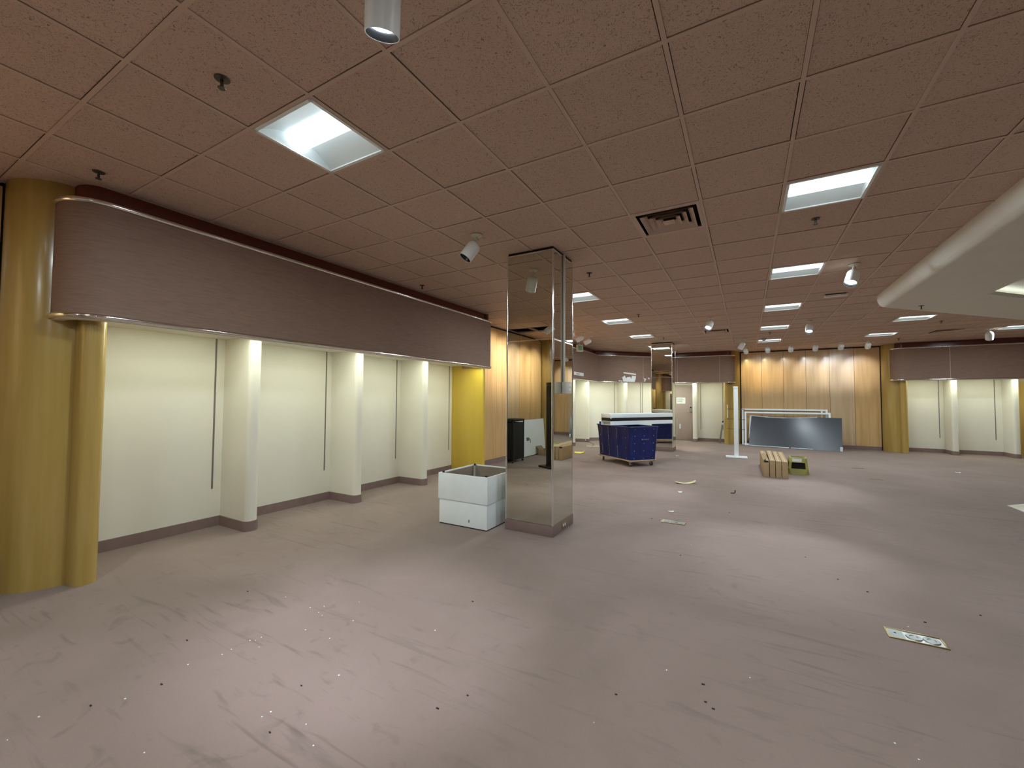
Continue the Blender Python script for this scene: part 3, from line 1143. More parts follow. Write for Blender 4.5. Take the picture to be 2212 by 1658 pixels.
# ------------------------------------------------------------------ spotlights
def spotlight(label, x, y, aim, watts=0.0, lens='lens', col=(0.76, 0.86, 1.0), size=34, blend=0.9, group='ceiling spotlights', stem=0.085):
    t = thing('spotlight', label, 'spotlight', (x, y, CEIL), group=group)
    MB().lathe([(0, -0.022), (0.030, -0.022), (0.060, -0.006), (0.062, 0.0), (0, 0.0)], 24).build('canopy', 'offwhite', t)
    MB().tube([(0, 0, -0.018), (0, 0, -stem)], 0.011, 10).box((-0.017, -0.017, -0.062), (0.017, 0.017, -0.036), 0.004).build('stem', 'offwhite', t)
    piv = Vector((0, 0, -stem))
    d = (Vector(aim) - Vector((x, y, CEIL - stem))).normalized()
    q = Vector((0, 0, -1)).rotation_difference(d)
    m = Matrix.Translation(piv) @ q.to_matrix().to_4x4()
    body = [(0.0, 0.0), (0.030, -0.003), (0.052, -0.014), (0.066, -0.034), (0.070, -0.06), (0.070, -0.205), (0.066, -0.205), (0.066, -0.17), (0.0, -0.165)]
    MB().lathe(body, 28, m).build('housing', 'whitemetal', t)
    MB().lathe([(0.0655, -0.2035), (0.0655, -0.172), (0.050, -0.172), (0.050, -0.178), (0.064, -0.2035)], 28, m, cap=False).build('baffle', 'black', t)
    MB().lathe([(0, -0.180), (0.030, -0.182), (0.049, -0.176), (0.049, -0.173), (0, -0.173)], 24, m).build('lens', lens, t)
    if watts > 0:
        ld = bpy.data.lights.new('spot_lamp', 'SPOT')
        ld.energy = watts
        ld.color = col
        ld.spot_size = math.radians(size)
        ld.spot_blend = blend
        ld.shadow_soft_size = 0.03
        lo = bpy.data.objects.new('spot_lamp', ld)
        COL.objects.link(lo)
        lo.parent = t
        lo.matrix_local = Matrix.Translation(piv + d * 0.215) @ d.to_track_quat('-Z', 'Y').to_matrix().to_4x4()
    return t


spotlight('large white spotlight hanging at the top edge, nearest the camera', gx(2.5), gy(-0.5), (-2.15, 1.95, 0), SPOT_FLOOR * 1.5, size=46, stem=0.036)
spotlight('white spotlight turned away, hanging left of the near mirrored column', gx(0.5), gy(3.5), (-3.35, 2.75, 1.4), 0, 'lensoff')
spotlight('lit spotlight hanging at the right between the ceiling lights and the soffit', gx(6.5), gy(8.5), (0.2, 5.0, 0), SPOT_FLOOR * 1.3, size=40)
spotlight('lit spotlight left of the right-centre light row, pointing at the camera', gx(3.5), gy(13.3), (-1.7, 6.9, 0), SPOT_FLOOR * 1.3, size=36)
spotlight('small lit spotlight between the far light rows on the right', gx(6.5), gy(15.5), (0.8, 8.8, 0), SPOT_FLOOR * 1.2, size=38)
spotlight('spotlight above the left end of the maple panels, tilted down to the left', gx(4.44), gy(19.5), (-1.75, 14.2, 0), SPOT_FLOOR, 'lenswarm', (1.0, 0.86, 0.66), size=32)
spotlight('white spotlight in front of the far right ceiling light', gx(12.7), gy(20.5), (5.6, 15.9, 1.2), 0, 'lensoff')
ordn = ('first', 'second', 'third', 'fourth', 'fifth', 'sixth')
wcol = ((1.0, 0.80, 0.33), (1.0, 0.84, 0.45), (1.0, 0.90, 0.72), (0.92, 0.98, 1.0), (0.86, 0.95, 1.06), (0.90, 0.94, 1.04))
for k in range(6):
    spotlight(ordn[k] + ' from the left of six white spotlights washing the far maple panels', gx(4.5 + k), gy(22.5), (gx(4.5 + k) + (0.22, 0.1, 0.05, 0.08, 0.08, 0.12)[k], 16.8, 2.42), SPOT_WALL * 0.95 * (1.0, 0.75, 0.55, 0.95, 1.15, 1.15)[k], 'lenswarm' if k < 2 else 'lens', wcol[k], size=45, blend=0.9, group='wall-washing spotlights')
for k, y in enumerate((8.25, 8.9, 9.6, 10.27, 10.88)):
    lb = {3: 'left of two white spotlights right of the near mirrored column, above the far left fascia', 4: 'right of two white spotlights above the far left fascia'}.get(k, ordn[k] + ' spotlight beyond the golden divider washing the left maple panels, behind the mirrored column')
    spotlight(lb, gx(-1.5), y, (-5.2, y + 0.05 - (0.25 if k > 2 else 0), 2.40), SPOT_WALL * 1.7, 'lens', (1.0, 0.96, 0.86), size=62, group='wall-washing spotlights')
for k, j in enumerate((-2.5, -3.5, -4.5, -5.5)):
    spotlight(ordn[k] + ' spotlight washing the left maple panels behind the camera, counted from the near column', gx(-1.7), gy(j), (-5.2, gy(j) - 0.1, 2.30), SPOT_WALL * 1.6, 'lens', (0.95, 0.97, 1.0), size=60, group='wall-washing spotlights')


# ------------------------------------------------------------------ sprinklers, detector, sensor, exit sign
def make_sprinkler():
    t = thing('sprinkler', '', 'sprinkler')
    MB().lathe([(0, -0.006), (0.020, -0.006), (0.036, -0.002), (0.037, 0), (0, 0)], 20).build('escutcheon', 'steeldk', t)
    mb = MB()
    mb.lathe([(0, -0.045), (0.009, -0.045), (0.009, -0.004), (0, -0.004)], 12)
    mb.build('stem', 'steeldk', t)
    MB().lathe([(0, -0.053), (0.019, -0.052), (0.020, -0.049), (0.006, -0.046), (0, -0.046)], 14).build('deflector', 'steeldk', t)
    return t


M['steeldk'] = simple('dark_bronze', (0.10, 0.085, 0.075), 0.4, 0.7)
SPR = [((0.5, -0.5), 'brown sprinkler head above and left of the nearest ceiling light'),
       ((-2.55, -0.45), 'sprinkler head over the rounded left end of the long fascia'),
       ((-2.5, 5.5), 'small sprinkler head above the far part of the long left fascia'),
       ((1.5, 6.5), 'sprinkler head right of the near mirrored column top'),
       ((1.45, 11.6), 'sprinkler head between the lights beyond the near mirrored column'),
       ((5.5, 5.5), 'sprinkler head just behind the upper right ceiling light'),
       ((1.3, 17.3), 'tiny sprinkler head above the far mirrored column'),
       ((10.5, 17.6), 'sprinkler head behind the light under the soffit tip'),
       ((10.5, 22.3), 'tiny sprinkler head over the right-hand yellow column'),
       ((5.4, 17.7), 'tiny sprinkler head behind the fourth light of the right-centre row')]
spr = make_sprinkler()
for k, ((i, j), lb) in enumerate(SPR):
    o = spr if k == 0 else copy_tree(spr)
    o.location = (gx(i), gy(j), CEIL)
    o['label'] = lb
    o['group'] = 'sprinkler heads'
o = copy_tree(spr)
o.location = (2.43, 8.87, zo)
o['label'] = 'sprinkler head on the underside of the pale soffit'
sd = thing('smoke_detector', 'grey cone-shaped detector above the farthest light of the right-centre row', 'detector', (gx(5.25), gy(19.6), CEIL))
MB().lathe([(0, -0.055), (0.035, -0.052), (0.085, -0.012), (0.085, 0), (0, 0)], 24).build('body', 'greymetal', sd)
MB().lathe([(0, -0.062), (0.02, -0.060), (0.02, -0.05), (0, -0.05)], 16).build('sensor', 'blackmatte', sd)
sn = thing('ceiling_sensor', 'flat pale box on the ceiling below the lit right-hand spotlight', 'sensor', (1.28, 8.35, CEIL))
MB().box((-0.15, -0.06, -0.035), (0.15, 0.06, 0), 0.006).build('body', 'soffit', sn)
MB().box((-0.15, -0.064, -0.012), (0.12, -0.058, -0.002)).build('gap', 'blackmatte', sn)
ex = thing('exit_sign', 'small box sign with a green face hanging under the far left ceiling', 'sign', (-4.25, 11.55, 2.92), (0, 0, -0.75))
MB().box((-0.05, -0.09, 0), (0.05, 0.09, 0.20), 0.006).build('case', 'soffit', ex)
MB().box((0.0505, -0.068, 0.028), (0.054, 0.068, 0.172)).build('face', 'green', ex)
MB().tube([(0, 0, 0.198), (0, 0, CEIL - 2.92)], 0.012, 8).build('stem', 'offwhite', ex)

# sign and torn paper on the far fascias
sg = thing('fascia_sign', 'white sign strip with dark lettering on the far left fascia', 'sign', (-4.5, 12.16, 2.30), (0, 0, 0))
MB().box((0.0015, -0.42, -0.045), (0.010, 0.42, 0.055), 0.002).build('plate', 'paper', sg)
text_mesh('lettering', 'Daytime', 0.085, 'ink', sg, Matrix.Translation((0.0105, -0.10, 0.004)) @ Matrix(((0, 0, 1, 0), (1, 0, 0, 0), (0, 1, 0, 0), (0, 0, 0, 1))))


def on_corner(s, z, lift=0.003):
    p = Vector(cL) + (Vector(cB) - Vector(cL)).normalized() * s + Vector((S2, -S2)) * lift
    return Vector((p.x, p.y, z))


def torn(name, label, pts):
    mb = MB()
    lo = [mb.bm.verts.new(on_corner(s, z, 0.001)) for s, z in pts]
    hi = [mb.bm.verts.new(on_corner(s, z, 0.004)) for s, z in pts]
    n = len(pts)
    f = [mb.bm.faces.new(hi), mb.bm.faces.new(lo[::-1])]
    for k in range(n):
        f.append(mb.bm.faces.new((lo[k], hi[k], hi[(k + 1) % n], lo[(k + 1) % n])))
    bmesh.ops.recalc_face_normals(mb.bm, faces=f)
    return tag(mb.build(name, 'paper'), label, 'paper', 'torn paper on the corner fascia')


torn('torn_paper', 'white horizontal strip of paper left on the angled corner fascia', [(1.00, 2.455), (1.50, 2.405), (1.50, 2.452), (1.00, 2.502)])
torn('torn_paper', 'large jagged white scrap of paper on the angled corner fascia', [(0.99, 2.172), (1.45, 2.172), (1.49, 2.27), (1.50, 2.37), (1.34, 2.375), (1.31, 2.26), (1.27, 2.335), (1.14, 2.32), (1.11, 2.275), (1.05, 2.38), (0.95, 2.31)])
torn('torn_paper', 'small white paper remnant right of the jagged scrap on the corner fascia', [(1.83, 2.30), (1.93, 2.27), (1.89, 2.24), (1.88, 2.18), (1.84, 2.18), (1.85, 2.25), (1.80, 2.33)])
torn('torn_paper', 'tiny white paper fleck beside the far mirrored column on the fascia', [(1.99, 2.33), (2.06, 2.30), (2.05, 2.26), (2.0, 2.28)])
torn('torn_paper', 'low white paper sliver left of the jagged scrap on the corner fascia', [(0.80, 2.175), (0.96, 2.175), (0.94, 2.20), (0.88, 2.19), (0.83, 2.215)])


# ------------------------------------------------------------------ white bin by the column
bn = thing('white_bin', 'open-topped white square bin standing left of the near mirrored column', 'bin', (-2.945, 4.41, 0))
W2, D2 = 0.345, 0.37
for z0, z1, g, nm in ((0.012, 0.300, 0.0, 'lower_panel'), (0.300, 0.612, 0.012, 'upper_panel')):
    w, d, th = W2 + g, D2 + g, 0.018
    z1b = z1 - 0.004 if nm == 'lower_panel' else z1
    MB().box((-w, -d, z0), (w, -d + th, z1b), 0.0015).build(nm, 'white', bn)
    MB().box((-w, d - th, z0), (w, d, z1b), 0.0015).build(nm, 'white', bn)
    MB().box((-w, -d + th, z0), (-w + th, d - th, z1b), 0.0015).build(nm, 'white', bn)
    MB().box((w - th, -d + th, z0), (w, d - th, z1b), 0.0015).build(nm, 'white', bn)
for s, (a, b) in enumerate((((-W2 + 0.019, -D2 + 0.019), (W2 - 0.019, -D2 + 0.022)), ((-W2 + 0.019, D2 - 0.022), (W2 - 0.019, D2 - 0.019)), ((-W2 + 0.019, -D2 + 0.022), (-W2 + 0.022, D2 - 0.022)), ((W2 - 0.022, -D2 + 0.022), (W2 - 0.019, D2 - 0.022)))):
    MB().box((a[0], a[1], 0.03), (b[0], b[1], 0.600)).build('lining', 'inside', bn)
MB().box((-W2 + 0.018, -D2 + 0.018, 0.012), (W2 - 0.018, D2 - 0.018, 0.03)).build('bottom', 'inside', bn)
MB().box((-W2 + 0.004, -D2 + 0.004, 0.0), (W2 - 0.004, D2 - 0.004, 0.012)).build('kick_strip', 'blackmatte', bn)
for sx in (-1, 1):
    for sy in (-1, 1):
        x, y = sx * (W2 - 0.032), sy * (D2 - 0.032)
        MB().box((x - 0.010, y - 0.010, 0.03), (x + 0.010, y + 0.010, 0.600)).build('corner_post', 'offwhite', bn)
        MB().lathe([(0, 0.600), (0.013, 0.600), (0.016, 0.622), (0.010, 0.628), (0, 0.628)], 12, Matrix.Translation((x, y, 0))).build('corner_peg', 'blackmatte', bn)
MB().box((0.09, -D2 - 0.0015, 0.066), (0.103, -D2 - 0.0003, 0.098)).build('keyhole', 'rubber', bn)

# ------------------------------------------------------------------ blue laundry cart
CA = math.atan2(0.632, -0.776)                    # long axis
ct = thing('laundry_cart', 'blue vinyl basket truck on a plywood base with four casters', 'cart', (-2.55, 10.155, 0), (0, 0, CA))
LX, LY = 0.625, 0.36
MB().box((-LX - 0.01, -LY - 0.01, 0.125), (LX + 0.01, LY + 0.01, 0.150), 0.003).build('base_board', 'plywood', ct)
for sx in (-1, 1):
    MB().box((sx * (LX - 0.08) - 0.07, -LY + 0.02, 0.108), (sx * (LX - 0.08) + 0.07, LY - 0.02, 0.125)).build('cross_block', 'plywood', ct)


def bag_ring(z):
    t = (z - 0.150) / (0.905 - 0.150)
    a, b, r = LX + 0.055 * t, LY + 0.045 * t, 0.055
    pts = []
    for cx, cy, a0 in ((a - r, b - r, 0), (-a + r, b - r, PI / 2), (-a + r, -b + r, PI), (a - r, -b + r, 1.5 * PI)):
        pts += arc(cx, cy, r, a0, a0 + PI / 2, 5)
    # subdivide straights so that the vinyl can billow
    out = []
    for k in range(len(pts)):
        p, q_ = Vector(pts[k]), Vector(pts[(k + 1) % len(pts)])
        n = max(1, int((q_ - p).length / 0.07))
        for s in range(n):
            out.append(p.lerp(q_, s / n))
    return out


rnd = random.Random(4)
mb = MB()
zs = [0.150 + 0.755 * k / 14 for k in range(15)]
rings = []
NB = len(bag_ring(0.150))
ph = [rnd.uniform(0, 6.28) for _ in range(6)]
for z in zs:
    rg = bag_ring(z)
    if len(rg) != NB:
        rg = [Vector((p.x * (LX + 0.055 * (z - .15) / .755) / LX, p.y * (LY + 0.045 * (z - .15) / .755) / LY)) for p in bag_ring(0.150)]
    t = (z - 0.150) / 0.755
    row = []
    for k, p in enumerate(rg):
        u = 2 * PI * k / NB
        env = math.sin(PI * min(1, max(0, t))) ** 0.7
        w = 0.010 * env * (math.sin(9 * u + ph[0]) + 0.6 * math.sin(17 * u + ph[1] + 3 * t) + 0.5 * math.sin(23 * u + ph[2] - 5 * t))
        dirv = p.normalized()
        row.append((p.x + dirv.x * (w - 0.012 * env), p.y + dirv.y * (w - 0.012 * env), z))
    rings.append([mb.bm.verts.new(v) for v in row])
for A, B in zip(rings, rings[1:]):
    for k in range(NB):
        mb.bm.faces.new((A[k], A[(k + 1) % NB], B[(k + 1) % NB], B[k]))
mb.bm.faces.new(rings[0][::-1])
bag = mb.build('bag', 'bluevinyl', ct)
top = bag_ring(0.905)
MB().tube([(p.x, p.y, 0.898) for p in top], 0.013, 8, True).build('rim_binding', 'navy' if 'navy' in M else 'bluevinyl', ct)
MB().box((LX + 0.02, -LY * 0.75, 0.80), (LX + 0.045, LY * 0.9, 0.965), 0.006).build('end_flap', 'bluevinyl', ct)
riv = MB().lathe([(0, 0.004), (0.007, 0.003), (0.010, 0), (0, 0)], 10).mesh('rivet', 'steel')
for sx in (-1,):
    for yy in (-0.26, 0.0, 0.26):
        for zz in (0.19, 0.36, 0.53, 0.70, 0.85):
            t = (zz - 0.15) / 0.755
            link('rivet', riv, ct, (sx * (LX + 0.055 * t + 0.003), yy, zz), (0, sx * PI / 2, 0))
for xx in (-0.5, -0.17, 0.17, 0.5):
    for zz in (0.19, 0.42, 0.65, 0.85):
        t = (zz - 0.15) / 0.755
        link('rivet', riv, ct, (xx, (LY + 0.045 * t + 0.003), zz), (-PI / 2, 0, 0))
for xx in (-0.17, 0.17, 0.45):
    MB().tube([(xx, LY + 0.004, 0.20), (xx, LY + 0.020, 0.52), (xx, LY + 0.045, 0.84)], 0.004, 6).build('stitched_seam', 'greymetal', ct)
text_mesh('maker_mark', '\u25A0 DANDUX', 0.036, 'greymetal', ct, Matrix.Translation((-LX - 0.046, -0.02, 0.615)) @ Matrix(((0, 0, -1, 0), (-1, 0, 0, 0), (0, 1, 0, 0), (0, 0, 0, 1))))
cas = {}
for sx in (-1, 1):
    for sy in (-1, 1):
        cx, cy = sx * (LX - 0.09), sy * (LY - 0.07)
        a = rnd.uniform(-0.5, 0.5)
        fk = MB()
        mm = Matrix.Translation((cx, cy, 0)) @ Matrix.Rotation(a, 4, 'Z')
        fk.box((-0.03, -0.022, 0.094), (0.03, 0.022, 0.108), 0.0, mm)
        for s in (-1, 1):
            fk.box((-0.020, s * 0.0185, 0.035), (0.012, s * 0.0225, 0.096), 0.0, mm)
        f = fk.build('caster_fork', 'steel', ct)
        MB().lathe([(0, -0.016), (0.030, -0.016), (0.045, -0.010), (0.045, 0.010), (0.030, 0.016), (0, 0.016)], 24, mm @ Matrix.Translation((-0.008, 0, 0.045)) @ Matrix.Rotation(PI / 2, 4, 'X')).build('wheel', 'rubber', f)

# long white fixture with a black band lying across the cart
fa_ = math.atan2(0.844, 0.536)
fx = thing('display_fixture', 'long white display box with a black band lying across the blue cart', 'display fixture', (-2.385, 10.685, 0.912), (0, 0, fa_))
HL, HW = 1.05, 0.17
MB().box((-HL + 0.01, -HW, 0.172), (HL, HW, 0.266), 0.003).build('top_slab', 'white', fx)
MB().box((-HL + 0.014, -HW + 0.004, 0.094), (HL - 0.004, HW - 0.004, 0.172)).build('black_band', 'black', fx)
mb = MB()
mb.box((-HL, -HW, 0.0), (HL, HW, 0.008)).box((-HL, -HW, 0.086), (HL, HW, 0.094))
mb.box((-HL, -HW, 0.008), (HL, -HW + 0.012, 0.086)).box((-HL, HW - 0.012, 0.008), (HL, HW, 0.086))
mb.build('open_tray', 'white', fx)
MB().box((-HL + 0.10, -HW + 0.012, 0.008), (-HL + 0.12, HW - 0.012, 0.086)).build('tray_divider', 'offwhite', fx)
MB().box((-HL + 0.002, -HW - 0.006, 0.150), (-HL + 0.03, -HW + 0.008, 0.172), 0.002).build('clip', 'paper', fx)


# ------------------------------------------------------------------ upright display stands
def stand(label, loc, rot, mat, rods=True, pw=0.052, bw=0.25, ox=0.0):
    t = thing('display_stand', label, 'stand', loc, (0, 0, rot))
    MB().box((-bw, -0.16, 0.006), (bw, 0.16, 0.040), 0.004).build('base_plate', mat, t)
    for sx in (-1, 1):
        for sy in (-1, 1):
            MB().lathe([(0, 0), (0.018, 0), (0.018, 0.008), (0, 0.008)], 12, Matrix.Translation((sx * (bw - 0.04), sy * 0.12, 0))).build('foot', 'blackmatte', t)
    MB().box((ox - pw, -0.035, 0.040), (ox + pw, 0.035, 1.825), 0.003).build('post', mat, t)
    MB().box((ox - pw - 0.002, -0.037, 1.830), (ox + pw + 0.002, 0.037, 1.890), 0.003).build('cap', mat, t)
    MB().box((ox + pw + 0.0005, -0.012, 1.62), (ox + pw + 0.003, 0.012, 1.80)).build('slot', 'rubber', t)
    if rods:
        for z in (0.76, 1.02, 1.29):
            MB().tube([(-0.21, 0.045, z), (0.21, 0.045, z - 0.012)], 0.006, 8).build('cross_rod', 'rubber', t)
        MB().tube([(-0.20, 0.052, 1.05), (-0.20, 0.052, 1.40)], 0.008, 8).build('end_rod', mat, t)
    return t


stand('tall white display stand with a flat foot in front of the yellow column', (-0.25, 12.57, 0), 0.05, 'whitemetal')
stand('tall black display stand on a flat foot seen in the near column mirror', (-3.745, 0.004, 0), 0.455, 'blackmatte', False, 0.12, 0.30, -0.06)


# ------------------------------------------------------------------ white tube frames and black panel leaning on the maple panels
def lean_frame(label, x0, x1, h, yb, yt, extra, zoff=0.0):
    t = thing('metal_frame', label, 'frame', ((x0 + x1) / 2, yb, zoff))
    w = (x1 - x0) / 2
    dy = yt - yb
    ang = math.atan2(dy, h)
    R_ = Matrix.Rotation(-ang, 4, 'X')
    hh = math.hypot(h, dy)
    b = 0.018
    MB().box((-w, -b, 0), (-w + 0.056, b, hh), 0.003, R_).build('upright', 'whitemetal', t)
    MB().box((w - 0.056, -b, 0), (w, b, hh), 0.003, R_).build('upright', 'whitemetal', t)
    MB().box((-w + 0.056, -b, hh - 0.058), (w - 0.056, b, hh), 0.003, R_).build('crossbar', 'whitemetal', t)
    MB().box((-w + 0.056, -b, 0), (w - 0.056, b, 0.056), 0.003, R_).build('crossbar', 'whitemetal', t)
    for s in extra:
        MB().box((s - 0.02, -b, 0.056), (s + 0.02, b, hh - 0.058), 0.003, R_).build('upright', 'whitemetal', t)
    return t


lean_frame('taller white tube frame behind, leaning on the maple panels', -0.155, 2.28, 1.235, 16.46, 16.765, (1.06,))
lean_frame('lower white tube frame in front, leaning behind the black panel', -0.07, 2.33, 1.135, 16.28, 16.60, ())
# black panel, slightly turned: right end nearer
pa = Vector((0.05, 16.15, 0))
pb = Vector((2.475, 15.72, 0))
du = (pb - pa).normalized()
nin = Vector((-du.y, du.x, 0))
bpn = thing('display_board', 'large glossy black panel leaning on the white frames by the maple wall', 'panel', tuple((pa + pb) / 2), (0, 0, math.atan2(du.y, du.x)))
PL = (pb - pa).length / 2
lean = math.atan2(0.30, 0.98)
R_ = Matrix.Rotation(-lean, 4, 'X')


def pan(u, v, off):
    x = -PL + 2 * PL * u
    top_ = 1.045 - 0.01 * u
    sag = 0.035 * math.sin(PI * u) ** 2 * v
    return R_ @ Vector((x + (0.03 * (1 - u) * v), -off - sag * 0.9, v * (top_ - 0.055 * math.sin(PI * min(1, u / 0.75)) * (1 if u < 0.75 else 0))))


mb = MB()
mb.grid(lambda u, v: pan(u, v, 0.012), 24, 6)
mb.grid(lambda u, v: pan(u, v, 0.0), 24, 6)
e = [pan(u / 24, 0, 0.012) for u in range(25)]
for u in range(24):
    for v in (0, 1):
        mb.bm.faces.new([mb.bm.verts.new(p) for p in (pan(u / 24, v, 0.012), pan((u + 1) / 24, v, 0.012), pan((u + 1) / 24, v, 0), pan(u / 24, v, 0))])
for v in range(6):
    for u in (0, 1):
        mb.bm.faces.new([mb.bm.verts.new(p) for p in (pan(u, v / 6, 0.012), pan(u, (v + 1) / 6, 0.012), pan(u, (v + 1) / 6, 0), pan(u, v / 6, 0))])
bmesh.ops.remove_doubles(mb.bm, verts=mb.bm.verts, dist=0.0005)
bmesh.ops.recalc_face_normals(mb.bm, faces=mb.bm.faces[:])
mb.build('sheet', 'blackgloss', bpn)
MB().tube([pan(u / 20 * 0.75, 1.0, 0.008) + Vector((0, -0.004, 0.004)) for u in range(21)], [0.012 + 0.008 * (k % 5 == 0) for k in range(21)], 6).build('film_edge', 'bluefilm', bpn)
MB().tube([pan(0.002, v / 8, 0.004) + Vector((-0.02, 0.0, 0)) for v in range(2, 9)], [0.008, 0.014, 0.016, 0.022, 0.026, 0.03, 0.028], 6).build('film_edge', 'bluefilm', bpn)
MB().tube([pan(u / 10 * 0.46, 0.0, 0.018) + Vector((0, 0, 0.015)) for u in range(11)], 0.014, 6).build('film_edge', 'bluefilm', bpn)
MB().tube([pan(0.48 + u / 10 * 0.23, 0.0, 0.018) + Vector((0, 0, 0.015)) for u in range(11)], 0.012, 6).build('film_edge', 'bluefilm', bpn)
mb = MB()
mb.box((PL - 0.05, -0.024, 0.0), (PL + 0.015, 0.008, 0.14), 0.003, R_)
mb.build('corner_guard', 'greymetal', bpn)

# grey bar leaning in the alcove left of the yellow column
b0_, b1_ = Vector((-0.85, 16.60, 0.03)), Vector((-0.725, 16.22, 0.82))
lb_ = thing('leaning_bar', 'grey metal bar leaning in the alcove beside the yellow column', 'bar', (b0_.x, b0_.y, 0))
dv = (b1_ - b0_)
qq = Vector((0, 0, 1)).rotation_difference(dv.normalized()).to_matrix().to_4x4()
MB().box((-0.026, -0.018, 0.0), (0.026, 0.018, dv.length - 0.05), 0.004, Matrix.Translation((0, 0, 0.012)) @ qq).build('bar', 'greymetal', lb_)
MB().box((-0.022, -0.016, dv.length - 0.05), (0.022, 0.016, dv.length), 0.003, Matrix.Translation((0, 0, 0.012)) @ qq).build('end_cap', 'blackmatte', lb_)
MB().box((-0.027, -0.019, dv.length - 0.14), (0.027, 0.019, dv.length - 0.06), 0.003, Matrix.Translation((0, 0, 0.012)) @ qq).build('collar', 'whitemetal', lb_)


# ------------------------------------------------------------------ flat cardboard boxes and step stool
def carton(label, x, w, y0, y1, h, rot=0.0, flap=False, tilt=0.0):
    t = thing('cardboard_box', label, 'box', (x, y0, 0), (0, tilt, rot), 'flat cartons standing on edge')
    l = y1 - y0
    MB().box((-w / 2, 0, 0.0), (w / 2, l, h), 0.006).build('carton', 'cardboard', t)
    MB().box((-0.012, 0.02, h), (0.012, l - 0.01, h + 0.001)).build('tape', 'boxtape', t)
    MB().box((-w / 2 + 0.008, -0.002, 0.012), (w / 2 - 0.008, 0.0, h * 0.50), 0.0).build('end_flap', 'cardboard', t)
    if flap:
        R1 = Matrix.Translation((-w / 2, 0.02, h)) @ Matrix.Rotation(-0.75, 4, 'Y')
        MB().box((0, 0, -0.001), (0.075, l * 0.55, 0.002), 0.0, R1).build('top_flap', 'cardboard', t)
        MB().box((-w / 2 + 0.01, -0.003, h - 0.03), (w / 2 - 0.012, 0.02, h + 0.0015)).build('open_end_shade', 'blackmatte', t)  # black piece paints the shade within the opened carton end
    return t


carton('leftmost of the flat cardboard boxes, its top flap standing open', 0.325, 0.098, 9.70, 11.55, 0.325, 0.010, True)
carton('second flat cardboard box from the left, next to the one with the open flap', 0.430, 0.094, 9.71, 11.58, 0.335, -0.006)
carton('third flat cardboard box from the left in the row on the carpet', 0.532, 0.094, 9.70, 11.55, 0.330, -0.012)
carton('rightmost of the flat cardboard boxes, touching the olive step stool', 0.636, 0.098, 9.69, 11.52, 0.328, -0.012)

st = thing('step_stool', 'olive plastic step stool with a square opening and a white label', 'stool', (0.912, 10.55, 0), (0, 0, 0.0))
st.scale = (0.86, 0.86, 1.0)


def stool_ring(w, d, r, n=5):
    pts = []
    for cx, cy, a0 in ((w - r, d - r, 0), (-w + r, d - r, PI / 2), (-w + r, -d + r, PI), (w - r, -d + r, 1.5 * PI)):
        pts += arc(cx, cy, r, a0, a0 + PI / 2, n)
    return pts


def loft(levels):
    mb = MB()
    rr = [[mb.bm.verts.new((x, y, z)) for x, y in stool_ring(w, d, r)] for w, d, r, z in levels]
    for A, B in zip(rr, rr[1:]):
        for k in range(len(A)):
            mb.bm.faces.new((A[k], A[(k + 1) % len(A)], B[(k + 1) % len(B)], B[k]))
    return mb, rr


mb, rr = loft([(0.190, 0.185, 0.03, 0.118), (0.200, 0.195, 0.03, 0.118), (0.214, 0.209, 0.10, 0.03), (0.225, 0.220, 0.13, 0.0), (0.205, 0.20, 0.09, 0.0), (0.190, 0.185, 0.03, 0.118)])
mb.build('lower_skirt', 'olive', st)
mb, rr = loft([(0.165, 0.16, 0.05, 0.245), (0.186, 0.181, 0.05, 0.245), (0.176, 0.171, 0.08, 0.330), (0.166, 0.161, 0.09, 0.345), (0.145, 0.14, 0.09, 0.345), (0.145, 0.14, 0.09, 0.325)])
mb.bm.faces.new(rr[-1])
mb.bm.faces.new(rr[0][::-1])
mb.build('upper_step', 'olive', st)
for sx in (-1, 1):
    for sy in (-1, 1):
        mb = MB()
        A = [mb.bm.verts.new((sx * (0.20 - a), sy * (0.195 - b), 0.116)) for a, b in ((0, 0), (0.055, 0), (0.055, 0.03), (0.0, 0.03))]
        B = [mb.bm.verts.new((sx * (0.185 - a), sy * (0.18 - b), 0.248)) for a, b in ((0, 0), (0.055, 0), (0.055, 0.03), (0.0, 0.03))]
        for k in range(4):
            mb.bm.faces.new((A[k], A[(k + 1) % 4], B[(k + 1) % 4], B[k]))
        bmesh.ops.recalc_face_normals(mb.bm, faces=mb.bm.faces[:])
        mb.build('corner_post', 'olive', st)
MB().box((-0.135, -0.13, 0.02), (0.135, 0.13, 0.244)).build('inside_shade', 'dark', st)  # black block stands for the shade inside the stool's opening
MB().box((-0.12, -0.12, 0.3255), (0.12, 0.12, 0.330)).build('tread', 'rubber', st)
MB().box((-0.12, -0.181, 0.262), (0.07, -0.1775, 0.322), 0.0, Matrix.Rotation(0.0, 4, 'X')).build('label', 'paper', st)


